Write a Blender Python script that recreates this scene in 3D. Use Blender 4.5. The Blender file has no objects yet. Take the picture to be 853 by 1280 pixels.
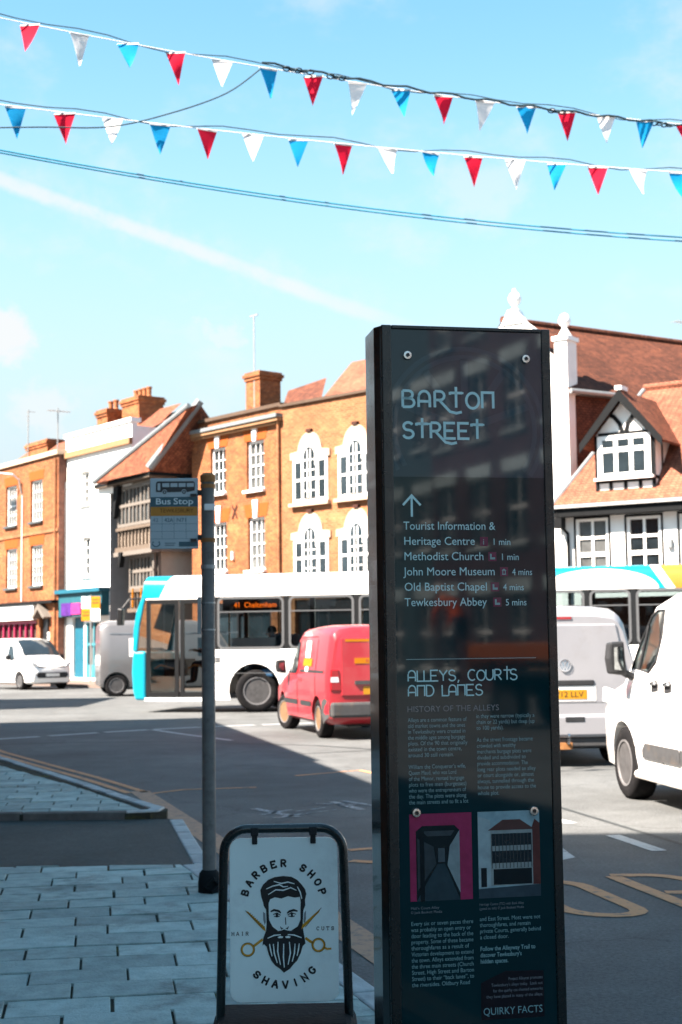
import bpy, bmesh, math, random
from mathutils import Vector, Matrix, noise as mnoise
from math import sin, cos, pi, radians, atan2, hypot, sqrt
random.seed(7)
S = bpy.context.scene
COL = S.collection

# ------------------------------------------------------------------ camera
cd = bpy.data.cameras.new('camera'); cam = bpy.data.objects.new('camera', cd); COL.objects.link(cam)
cd.sensor_fit = 'VERTICAL'; cd.sensor_height = 36; cd.sensor_width = 24
cd.lens = 36 * 1800 / 1280
cd.clip_start = 0.05; cd.clip_end = 2000
cam.matrix_world = Matrix.Translation((0, 0, 1.55)) @ Matrix.Rotation(pi/2 + math.atan(163/1800), 4, 'X') @ Matrix.Rotation(radians(-0.7), 4, 'Z')
cd.dof.use_dof = True; cd.dof.focus_distance = 4.4; cd.dof.aperture_fstop = 6.5; cd.dof.aperture_blades = 7
S.camera = cam

# ------------------------------------------------------------------ sky, sun, exposure
SUN_EL = radians(48); SUNH = Vector((-0.86, -0.51)).normalized()
w = bpy.data.worlds.new('World'); S.world = w; w.use_nodes = True
nt = w.node_tree; nt.nodes.clear(); N = nt.nodes.new; L = nt.links.new
out = N('ShaderNodeOutputWorld'); bg = N('ShaderNodeBackground'); bg.inputs['Strength'].default_value = 0.056
sky = N('ShaderNodeTexSky'); sky.sky_type = 'NISHITA'; sky.sun_disc = False
sky.sun_elevation = SUN_EL; sky.sun_rotation = atan2(SUNH.x, SUNH.y) % (2*pi)
sky.air_density = 1.0; sky.dust_density = 0.2; sky.ozone_density = 1.0
tint = N('ShaderNodeMix'); tint.data_type = 'RGBA'; tint.blend_type = 'MULTIPLY'; tint.inputs[0].default_value = 1
L(sky.outputs[0], tint.inputs[6]); tint.inputs[7].default_value = (0.72, 1.02, .92, 1)
geo = N('ShaderNodeTexCoord')
def vmath(op, a, b=None):
    n = N('ShaderNodeVectorMath'); n.operation = op
    for i, v in enumerate((a, b)):
        if v is None: continue
        if isinstance(v, (tuple, list, Vector)): n.inputs[i].default_value = v
        else: L(v, n.inputs[i])
    return n
def fmath(op, a, b=None, c=None, clamp=False):
    n = N('ShaderNodeMath'); n.operation = op; n.use_clamp = clamp
    for i, v in enumerate((a, b, c)):
        if v is None: continue
        if isinstance(v, (int, float)): n.inputs[i].default_value = v
        else: L(v, n.inputs[i])
    return n.outputs[0]
def wnoise(scale, detail, rough=.55, vec=None):
    n = N('ShaderNodeTexNoise'); n.inputs['Scale'].default_value = scale; n.inputs['Detail'].default_value = detail
    n.inputs['Roughness'].default_value = rough; L(vec or geo.outputs['Generated'], n.inputs['Vector']); return n.outputs['Fac']
def smooth(v, a, b, lo=0., hi=1.):
    n = N('ShaderNodeMapRange'); n.interpolation_type = 'SMOOTHSTEP'; L(v, n.inputs[0])
    for i, q in enumerate((a, b, lo, hi)): n.inputs[i+1].default_value = q
    return n.outputs[0]
DIR = geo.outputs['Generated']
# contrail: a band along a great circle, ragged by noise, sharper on its upper side
d1 = Vector((-.2223, .9256, .3064)); d2 = Vector((.0311, .9749, .2206))
nn = d1.cross(d2).normalized()
wob = fmath('MULTIPLY', fmath('SUBTRACT', wnoise(60, 6, .6), .5), .006)
dist = fmath('ADD', vmath('DOT_PRODUCT', DIR, nn).outputs['Value'], wob)
core = fmath('MULTIPLY', smooth(dist, -.0085, -.0015), smooth(dist, .0075, .0015))
veil = fmath('MULTIPLY', fmath('MULTIPLY', smooth(dist, -.028, -.004), smooth(dist, .022, .003)), smooth(wnoise(30, 5, .6), .4, .7, 0, .45))
side = vmath('DOT_PRODUCT', DIR, Vector((1, 0.05, 0))).outputs['Value']
trail = fmath('MULTIPLY', fmath('MAXIMUM', fmath('MULTIPLY', core, smooth(wnoise(40, 4, .6), .25, .55, .5, 1)), veil), smooth(side, .16, .0, .25, 1))
# fair-weather clouds: thin noise veil and a few small cumulus
stretch = vmath('MULTIPLY', DIR, (1, 1, 1.7)).outputs[0]
cl = fmath('MULTIPLY', smooth(wnoise(9.5, 7, .6, stretch), .50, .78), .5)
puffn = fmath('MULTIPLY', fmath('SUBTRACT', wnoise(38, 7, .62), .5), .085)
for (dv, r0, k) in (((-.2215,.9533,.2051), .026, .95), ((-.0818,.9747,.208), .014, .5), ((.0963,.9478,.3041), .040, .40), ((-.1981,.9664,.1635), .028, .6), ((-.46,.86,.22), .05, .8), ((.42,.88,.20), .05, .8), ((.6,.7,.3), .06, .7), ((-.7,.6,.26), .06, .7)):
    dd_ = vmath('DISTANCE', vmath('MULTIPLY', DIR, (1,1,1.35)).outputs[0], (dv[0],dv[1],dv[2]*1.35)).outputs['Value']
    cl = fmath('MAXIMUM', cl, fmath('MULTIPLY', smooth(fmath('ADD', dd_, puffn), r0*1.15, r0*.35), k))
haze = smooth(vmath('DOT_PRODUCT', DIR, (0, 0, 1)).outputs['Value'], .44, .07, 0, 1)
def wmix(f, a, col):
    n = N('ShaderNodeMix'); n.data_type = 'RGBA'; L(f, n.inputs[0]); L(a, n.inputs[6]); n.inputs[7].default_value = (*col, 1); return n
hz = wmix(haze, tint.outputs[2], (2.22, 2.56, 2.72))
mixc = wmix(fmath('MAXIMUM', fmath('MULTIPLY', trail, .8), cl), hz.outputs[2], (2.80, 2.87, 2.90))
L(mixc.outputs[2], bg.inputs['Color']); L(bg.outputs[0], out.inputs['Surface'])
sd = bpy.data.lights.new('sun', 'SUN'); sun = bpy.data.objects.new('sun', sd); COL.objects.link(sun)
sd.energy = 5; sd.angle = radians(.55); sd.color = (1, .86, .74)
ddir = Vector((-SUNH.x*cos(SUN_EL), -SUNH.y*cos(SUN_EL), -sin(SUN_EL)))
sun.rotation_euler = ddir.to_track_quat('-Z', 'Y').to_euler(); sun.location = (-20, -12, 30)
S.view_settings.view_transform = 'Standard'; S.view_settings.look = 'None'; S.view_settings.gamma = 1
S.view_settings.exposure = 2.6
S.render.engine = 'CYCLES'

# ------------------------------------------------------------------ materials
def c(r, g, b):
    f = lambda v: ((v/255+.055)/1.055)**2.4 if v > 10 else v/255/12.92
    return (f(r), f(g), f(b))
MATS = {}
def base_mat(name):
    m = bpy.data.materials.new(name); m.use_nodes = True
    return m, m.node_tree, m.node_tree.nodes['Principled BSDF']
def mat(name, col, rough=.6, var=.12, scale=5, bump=0, bscale=60, metal=0, coat=0, ior=1.5, rnd=0, emit=0, smear=0, dirt=None, dscale=2, warp=None):
    if name in MATS: return MATS[name]
    m, t, b = base_mat(name); n = t.nodes.new; l = t.links.new
    tc = n('ShaderNodeTexCoord'); nz = n('ShaderNodeTexNoise'); nz.inputs['Scale'].default_value = scale; nz.inputs['Detail'].default_value = 6
    nz.inputs['Roughness'].default_value = .62
    l(tc.outputs['Object'], nz.inputs['Vector'])
    mr = n('ShaderNodeMapRange'); l(nz.outputs['Fac'], mr.inputs[0]); mr.inputs[1].default_value = .25; mr.inputs[2].default_value = .75
    mr.inputs[3].default_value = 1-var; mr.inputs[4].default_value = 1+var
    val = mr.outputs[0]
    if rnd:
        oi = n('ShaderNodeObjectInfo'); r = n('ShaderNodeMapRange'); l(oi.outputs['Random'], r.inputs[0]); r.inputs[3].default_value = 1-rnd; r.inputs[4].default_value = 1+rnd
        mm = n('ShaderNodeMath'); mm.operation = 'MULTIPLY'; l(val, mm.inputs[0]); l(r.outputs[0], mm.inputs[1]); val = mm.outputs[0]
    hs = n('ShaderNodeVectorMath'); hs.operation = 'SCALE'; hs.inputs[0].default_value = col; l(val, hs.inputs['Scale'])
    colout = hs.outputs[0]
    if dirt:
        nd = n('ShaderNodeTexNoise'); nd.inputs['Scale'].default_value = dscale; nd.inputs['Detail'].default_value = 8; nd.inputs['Roughness'].default_value = .7
        l(tc.outputs['Object'], nd.inputs['Vector'])
        rp = n('ShaderNodeMapRange'); rp.interpolation_type = 'SMOOTHSTEP'; l(nd.outputs['Fac'], rp.inputs[0]); rp.inputs[1].default_value = .5; rp.inputs[2].default_value = .72; rp.inputs[4].default_value = dirt[3]
        mx = n('ShaderNodeMix'); mx.data_type = 'RGBA'; l(rp.outputs[0], mx.inputs[0]); l(colout, mx.inputs[6]); mx.inputs[7].default_value = (*dirt[:3], 1)
        colout = mx.outputs[2]
    l(colout, b.inputs['Base Color'])
    b.inputs['Roughness'].default_value = rough; b.inputs['Metallic'].default_value = metal
    b.inputs['Coat Weight'].default_value = coat; b.inputs['Coat Roughness'].default_value = .04; b.inputs['Specular IOR Level'].default_value = .5 if rough < .5 else .14; b.inputs['IOR'].default_value = ior
    if smear:
        ns = n('ShaderNodeTexNoise'); ns.inputs['Scale'].default_value = 7; ns.inputs['Detail'].default_value = 9; ns.inputs['Roughness'].default_value = .7; ns.inputs['Distortion'].default_value = 1.5; l(tc.outputs['Object'], ns.inputs['Vector'])
        rs = n('ShaderNodeMapRange'); l(ns.outputs['Fac'], rs.inputs[0]); rs.inputs[1].default_value = .42; rs.inputs[2].default_value = .72; rs.inputs[3].default_value = rough; rs.inputs[4].default_value = rough+smear; l(rs.outputs[0], b.inputs['Roughness'])
    if emit:
        b.inputs['Emission Color'].default_value = (*col, 1); b.inputs['Emission Strength'].default_value = emit
    if bump:
        nb = n('ShaderNodeTexNoise'); nb.inputs['Scale'].default_value = bscale; nb.inputs['Detail'].default_value = 4; l(tc.outputs['Object'], nb.inputs['Vector'])
        bp = n('ShaderNodeBump'); bp.inputs['Strength'].default_value = bump; bp.inputs['Distance'].default_value = .01
        l(nb.outputs['Fac'], bp.inputs['Height']); l(bp.outputs[0], b.inputs['Normal'])
    MATS[name] = m; return m
def course_mat(name, ca, cb, cm, bw, rh, mortar, swap=1.0, var=.42, nscale=3.2, rough=.85, bump=.5, zs=1.0):
    """bricks or roof tiles too small to tell apart: running bond over (x+y, z)"""
    if name in MATS: return MATS[name]
    m, t, b = base_mat(name); n = t.nodes.new; l = t.links.new
    tc = n('ShaderNodeTexCoord'); sp = n('ShaderNodeSeparateXYZ'); l(tc.outputs['Object'], sp.inputs[0])
    ad = n('ShaderNodeMath'); ad.operation = 'ADD'; l(sp.outputs[0], ad.inputs[0]); l(sp.outputs[1], ad.inputs[1])
    zz = n('ShaderNodeMath'); zz.operation = 'MULTIPLY'; l(sp.outputs[2], zz.inputs[0]); zz.inputs[1].default_value = zs
    cb_ = n('ShaderNodeCombineXYZ'); l(ad.outputs[0], cb_.inputs[0]); l(zz.outputs[0], cb_.inputs[1])
    br = n('ShaderNodeTexBrick'); l(cb_.outputs[0], br.inputs['Vector']); br.inputs['Scale'].default_value = 1
    br.inputs['Brick Width'].default_value = bw; br.inputs['Row Height'].default_value = rh; br.inputs['Mortar Size'].default_value = mortar
    br.inputs['Color1'].default_value = (*ca, 1); br.inputs['Color2'].default_value = (*cb, 1); br.inputs['Mortar'].default_value = (*cm, 1); br.inputs['Bias'].default_value = 0
    nz = n('ShaderNodeTexNoise'); nz.inputs['Scale'].default_value = nscale; nz.inputs['Detail'].default_value = 9; nz.inputs['Roughness'].default_value = .72; l(tc.outputs['Object'], nz.inputs['Vector'])
    mr = n('ShaderNodeMapRange'); l(nz.outputs['Fac'], mr.inputs[0]); mr.inputs[1].default_value = .3; mr.inputs[2].default_value = .7; mr.inputs[3].default_value = 1-var; mr.inputs[4].default_value = 1+var
    nb = n('ShaderNodeTexNoise'); nb.inputs['Scale'].default_value = .45; nb.inputs['Detail'].default_value = 5; l(tc.outputs['Object'], nb.inputs['Vector'])
    mb_ = n('ShaderNodeMapRange'); l(nb.outputs['Fac'], mb_.inputs[0]); mb_.inputs[1].default_value = .3; mb_.inputs[2].default_value = .7; mb_.inputs[3].default_value = .72; mb_.inputs[4].default_value = 1.25
    mm = n('ShaderNodeMath'); mm.operation = 'MULTIPLY'; l(mr.outputs[0], mm.inputs[0]); l(mb_.outputs[0], mm.inputs[1])
    sc = n('ShaderNodeVectorMath'); sc.operation = 'SCALE'; l(br.outputs['Color'], sc.inputs[0]); l(mm.outputs[0], sc.inputs['Scale'])
    l(sc.outputs[0], b.inputs['Base Color']); b.inputs['Roughness'].default_value = rough; b.inputs['Specular IOR Level'].default_value = .25
    bp = n('ShaderNodeBump'); bp.inputs['Strength'].default_value = bump; bp.inputs['Distance'].default_value = .012; bp.invert = True
    l(br.outputs['Fac'], bp.inputs['Height']); l(bp.outputs[0], b.inputs['Normal'])
    MATS[name] = m; return m
def glass_mat(name, tintc, rough=.02, refl=1.0):
    m = bpy.data.materials.new(name); m.use_nodes = True; t = m.node_tree; t.nodes.clear(); n = t.nodes.new; l = t.links.new
    o = n('ShaderNodeOutputMaterial'); mx = n('ShaderNodeMixShader'); fr = n('ShaderNodeFresnel'); fr.inputs[0].default_value = 1.55
    tr = n('ShaderNodeBsdfTransparent'); tr.inputs[0].default_value = (*tintc, 1); gl = n('ShaderNodeBsdfGlossy'); gl.inputs['Roughness'].default_value = rough
    mu = n('ShaderNodeMath'); mu.operation = 'MULTIPLY'; mu.inputs[1].default_value = refl; mu.use_clamp = True; l(fr.outputs[0], mu.inputs[0])
    l(mu.outputs[0], mx.inputs[0]); l(tr.outputs[0], mx.inputs[1]); l(gl.outputs[0], mx.inputs[2]); l(mx.outputs[0], o.inputs['Surface'])
    MATS[name] = m; return m

def asphalt_mat(name, col, patch):
    m, t, b = base_mat(name); n = t.nodes.new; l = t.links.new
    tc = n('ShaderNodeTexCoord')
    def nz(s, d, r=.6):
        k = n('ShaderNodeTexNoise'); k.inputs['Scale'].default_value = s; k.inputs['Detail'].default_value = d; k.inputs['Roughness'].default_value = r; l(tc.outputs['Object'], k.inputs['Vector']); return k.outputs['Fac']
    def mr(v, a, bb, lo, hi):
        k = n('ShaderNodeMapRange'); l(v, k.inputs[0])
        for i, q in enumerate((a, bb, lo, hi)): k.inputs[i+1].default_value = q
        return k.outputs[0]
    def mul(a, bb):
        k = n('ShaderNodeMath'); k.operation = 'MULTIPLY'; l(a, k.inputs[0]); l(bb, k.inputs[1]); return k.outputs[0]
    v = mul(mul(mr(nz(42, 5, .85), .32, .68, .45, 1.55), mr(nz(.35, 4), .3, .7, 1-patch, 1+patch)), mr(nz(1.7, 8, .75), .3, .7, .76, 1.24))
    # tar-black cracks and seams
    vo = n('ShaderNodeTexVoronoi'); vo.feature = 'DISTANCE_TO_EDGE'; vo.inputs['Scale'].default_value = .22
    wv = n('ShaderNodeVectorMath'); wv.operation = 'ADD'; l(tc.outputs['Object'], wv.inputs[0])
    k = n('ShaderNodeTexNoise'); k.inputs['Scale'].default_value = 1.6; k.inputs['Detail'].default_value = 6; l(tc.outputs['Object'], k.inputs['Vector']); l(k.outputs['Color'], wv.inputs[1])
    l(wv.outputs[0], vo.inputs['Vector'])
    v = mul(v, mr(vo.outputs['Distance'], .001, .006, .72, 1))
    s = n('ShaderNodeVectorMath'); s.operation = 'SCALE'; s.inputs[0].default_value = col; l(v, s.inputs['Scale']); l(s.outputs[0], b.inputs['Base Color'])
    b.inputs['Roughness'].default_value = .82; b.inputs['Specular IOR Level'].default_value = .3
    bp = n('ShaderNodeBump'); bp.inputs['Strength'].default_value = .6; bp.inputs['Distance'].default_value = .006; l(nz(120, 3, .7), bp.inputs['Height']); l(bp.outputs[0], b.inputs['Normal'])
    MATS[name] = m; return m
def worn_mat(name, col, under, lo, hi, scale=9):
    """road paint worn through to the asphalt"""
    m, t, b = base_mat(name); n = t.nodes.new; l = t.links.new
    tc = n('ShaderNodeTexCoord'); k = n('ShaderNodeTexNoise'); k.inputs['Scale'].default_value = scale; k.inputs['Detail'].default_value = 9; k.inputs['Roughness'].default_value = .75; l(tc.outputs['Object'], k.inputs['Vector'])
    r = n('ShaderNodeMapRange'); l(k.outputs['Fac'], r.inputs[0]); r.inputs[1].default_value = lo; r.inputs[2].default_value = hi
    mx = n('ShaderNodeMix'); mx.data_type = 'RGBA'; l(r.outputs[0], mx.inputs[0]); mx.inputs[6].default_value = (*under, 1); mx.inputs[7].default_value = (*col, 1)
    l(mx.outputs[2], b.inputs['Base Color']); b.inputs['Roughness'].default_value = .75
    MATS[name] = m; return m

ASPH = asphalt_mat('asphalt', (.083, .0890, .0905), .28)
ASPH2 = asphalt_mat('asphalt_patch', (.036, .047, .048), .2)
SLAB = mat('paving_slab', (.30, .375, .365), .85, .24, 9, .6, 60, rnd=.22, dirt=(.12, .13, .12, .75), dscale=2.2)
JOINT = mat('joint_sand', (.035, .036, .03), .95, .4, 12, dirt=(.10, .10, .02, .8), dscale=3.5)
KERB = mat('kerb_stone', (.33, .36, .37), .8, .25, 9, .4, 60, rnd=.12)
YELLOW = worn_mat('road_yellow', (.50, .215, .085), (.075, .082, .08), .38, .47)
YBAND = worn_mat('road_yellow_band', (.34, .19, .115), (.075, .078, .078), .33, .52, 11)
RWHITE = worn_mat('road_white', (.36, .38, .38), (.08, .08, .08), .34, .45)
RWORN = worn_mat('road_white_worn', (.30, .32, .34), (.075, .078, .078), .44, .55, 16)
BRICK_O = course_mat('brick_orange', (.27, .080, .022), (.15, .038, .012), (.22, .12, .065), .225, .075, .010)
BRICK_C = course_mat('brick_centre', (.27, .082, .024), (.15, .040, .013), (.22, .12, .065), .225, .075, .010)
BRICK_L = course_mat('brick_light', (.27, .105, .040), (.18, .060, .022), (.24, .14, .08), .225, .075, .010, var=.28)
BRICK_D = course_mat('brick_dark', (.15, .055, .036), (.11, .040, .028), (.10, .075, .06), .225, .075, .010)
TILE_O = course_mat('tile_orange', (.22, .072, .034), (.15, .045, .023), (.06, .025, .015), .17, .105, .014, zs=1.35, var=.6, nscale=4.5)
TILE_B = course_mat('tile_brown', (.135, .043, .022), (.085, .027, .015), (.03, .014, .009), .17, .105, .014, zs=1.35, var=.58, nscale=4.5)
TILE_P = course_mat('tile_pink', (.24, .085, .048), (.18, .060, .034), (.08, .032, .02), .17, .105, .014, zs=1.35, var=.45, nscale=4.5)
ROOF_FLAT = mat('roof_felt', (.07, .07, .075), .9, .2)
WHITE = mat('white_render', (.78, .77, .74), .85, .06, 2, dirt=(.55, .53, .5, .3), dscale=1.5)
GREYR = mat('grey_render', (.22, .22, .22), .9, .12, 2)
STONE = mat('pale_stone', (.42, .33, .25), .85, .1, 6)
STONE2 = mat('buff_stone', (.24, .14, .075), .85, .15, 6)
WPAINT = mat('white_paint', (.80, .80, .78), .45, .04, 4)
TIMBER = mat('weathered_timber', (.105, .082, .064), .85, .25, 9)
TIMBERG = mat('grey_timber', (.135, .120, .106), .85, .18, 9)
BLACKT = mat('black_timber', (.006, .007, .008), .8, .2, 9)
LEAD = mat('lead_flashing', (.16, .18, .19), .6, .15, 6)
PANE = mat('window_glass', (.014, .021, .026), .05, .6, 1.6, ior=1.6, rnd=.6)
PANE_L = mat('leaded_glass', (.055, .062, .064), .2, .5, 6, ior=1.6)
CURTAIN = mat('net_curtain', (.075, .08, .08), .45, .55, 2.5, rnd=.5)
TEALSHOP = mat('teal_paint', (.006, .085, .13), .45, .15)
MAGENTA = mat('magenta_paint', (.26, .012, .055), .45, .12)
PURPLE = mat('purple_print', (.06, .018, .14), .5, .5, 4)
PINK = mat('pink_print', (.30, .03, .14), .5, .3, 4)
AMBER = mat('amber_print', (.42, .15, .006), .5, .08)
DOORB = mat('black_door', (.012, .012, .014), .4, .2)
METALG = mat('galvanised_metal', (.30, .31, .31), .5, .15, 8, metal=.6)
POLE = mat('grey_pole_paint', (.15, .145, .14), .5, .22, 14, .15, 40, dirt=(.06, .045, .035, .7), dscale=6)
RUST = mat('rusty_band', (.28, .13, .05), .7, .4, 20)
FRAMEB = mat('black_frame', (.003, .010, .012), .25, .3, 6, coat=.15, smear=.1, dirt=(.012,.018,.02,.7), dscale=5)
TOTEM_SIDE = mat('totem_side', (.003, .011, .014), .16, .2, 4, coat=.3)
PANEL_D = mat('panel_teal', (.0012, .0215, .0270), .03, .12, 3, ior=1.48, smear=.025)
PANEL_U = mat('panel_teal_upper', (.022, .050, .064), .03, .1, 3, ior=1.6, smear=.025)
PRINT_L = mat('print_pale', (.44, .70, .72), .1, .03, ior=1.5)
PRINT_M = mat('print_soft', (.19, .34, .36), .1, .06, 40, ior=1.5)
PRINT_G = mat('print_grey', (.17, .19, .21), .1, .04, ior=1.5)
PRINT_W = mat('print_wheel', (.034, .068, .085), .03, .1, ior=1.6)
MAG_I = mat('icon_magenta', (.11, .008, .05), .1, .05)
STEEL = mat('steel_screw', (.62, .62, .60), .25, .1, 30, metal=1)
BOARDW = mat('board_white', (.82, .93, .92), .38, .05, 3, dirt=(.45, .48, .49, .3), dscale=4)
INK = mat('black_ink', (.008, .010, .013), .4, .1)
GOLD = mat('gold_ink', (.60, .29, .015), .4, .08)
RUBBER = mat('black_rubber', (.010, .013, .015), .85, .3, 12, .3, 50)
TYRE = mat('tyre', (.008, .008, .009), .9, .3, 14, .3, 50, dirt=(.03, .026, .022, .5), dscale=7)
ALLOY = mat('wheel_metal', (.06, .06, .062), .55, .3, 12)
RUSTRIM = mat('tan_rim', (.15, .095, .055), .6, .25, 10)
PLASTIC = mat('dark_plastic', (.028, .030, .033), .5, .2, 9)
GREYPL = mat('grey_bumper', (.055, .057, .06), .6, .2, 9, dirt=(.12, .09, .065, .5), dscale=4)
VANW = mat('van_white', (.80, .80, .79), .25, .03, 2, coat=.7, dirt=(.66, .64, .6, .35), dscale=1.6)
VANS = mat('van_silver', (.255, .26, .28), .35, .06, 2, coat=.4, metal=.1, dirt=(.19, .185, .185, .5), dscale=2)
VANG = mat('van_grey', (.125, .125, .13), .3, .05, 2, coat=.5, metal=.2)
VANR = mat('van_red', (.34, .020, .030), .3, .06, 2, coat=.4, dirt=(.32, .055, .055, .6), dscale=2)
BUSW = mat('bus_white', (.80, .80, .79), .25, .03, 1, coat=.6)
BUST = mat('bus_turquoise', (.005, .23, .32), .25, .05, 1, coat=.6)
BUSY = mat('bus_amber', (.40, .16, .018), .3, .05, 1, coat=.5)
BUSG = mat('bus_grey_trim', (.085, .09, .095), .35, .1)
BUSB = mat('bus_black', (.010, .011, .012), .3, .1)
SEATB = mat('bus_seat', (.02, .06, .12), .9, .3, 20)
FLOORB = mat('bus_floor', (.10, .10, .11), .8, .1)
HANDRAIL = mat('yellow_handrail', (.5, .18, .012), .4, .05)
LED = mat('orange_led', (1, .16, .01), .5, 0, emit=.5)
PLATE_Y = mat('plate_yellow', (.40, .19, .003), .45, .05)
PLATE_W = mat('plate_white', (.75, .75, .72), .45, .05)
LAMP_R = mat('red_lens', (.25, .006, .010), .15, .1, ior=1.6)
LAMP_A = mat('amber_lens', (.80, .25, .02), .2, .1)
LAMP_C = mat('clear_lens', (.62, .66, .68), .1, .1, ior=1.6)
CHROME = mat('chrome', (.42, .43, .45), .12, .05, metal=1)
VGLASS = mat('dark_car_glass', (.018, .026, .032), .04, .3, 1, ior=1.7)
CLEAR = glass_mat('clear_glass', (.80, .93, .93))
BUSGL = glass_mat('bus_glass', (.42, .48, .49), refl=1.2)
def cloth(m, k=.45):
    t = m.node_tree; b = t.nodes['Principled BSDF']; o = t.nodes['Material Output']; tr = t.nodes.new('ShaderNodeBsdfTranslucent'); mx = t.nodes.new('ShaderNodeMixShader'); mx.inputs[0].default_value = k
    t.links.new(b.inputs['Base Color'].links[0].from_socket, tr.inputs['Color']); t.links.new(b.outputs[0], mx.inputs[1]); t.links.new(tr.outputs[0], mx.inputs[2]); t.links.new(mx.outputs[0], o.inputs['Surface']); return m
FLAG_R = mat('flag_red', (.72, .012, .045), .7, .06, 3)
FLAG_W = mat('flag_white', (.82, .82, .82), .7, .03, 3)
FLAG_B = mat('flag_blue', (.008, .30, .62), .7, .08, 3)
[cloth(m_) for m_ in (FLAG_R, FLAG_W, FLAG_B)]
CORDW = mat('white_tape', (.7, .7, .7), .7, .1)
WIRE = mat('blue_black_wire', (.03, .055, .07), .6, .2)
SKIN = mat('skin', (.52, .30, .21), .55, .06)
HAIR = mat('dark_hair', (.03, .02, .015), .7, .2)
HIVIS = mat('orange_hivis', (.8, .11, .008), .7, .12)
REFLT = mat('reflective_tape', (.6, .6, .58), .4, .05)
NAVY = mat('navy_cloth', (.03, .04, .06), .85, .2)
GREYC = mat('grey_cloth', (.16, .17, .18), .85, .2)
LILAC = mat('mauve_cloth', (.34, .20, .24), .85, .2)
SAND = mat('sand', (.20, .12, .07), .95, .35, 5, .8, 30)
ORANGEP = mat('orange_machine_paint', (.42, .10, .008), .45, .12)
TERRA = mat('terracotta', (.28, .11, .05), .8, .15)

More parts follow.
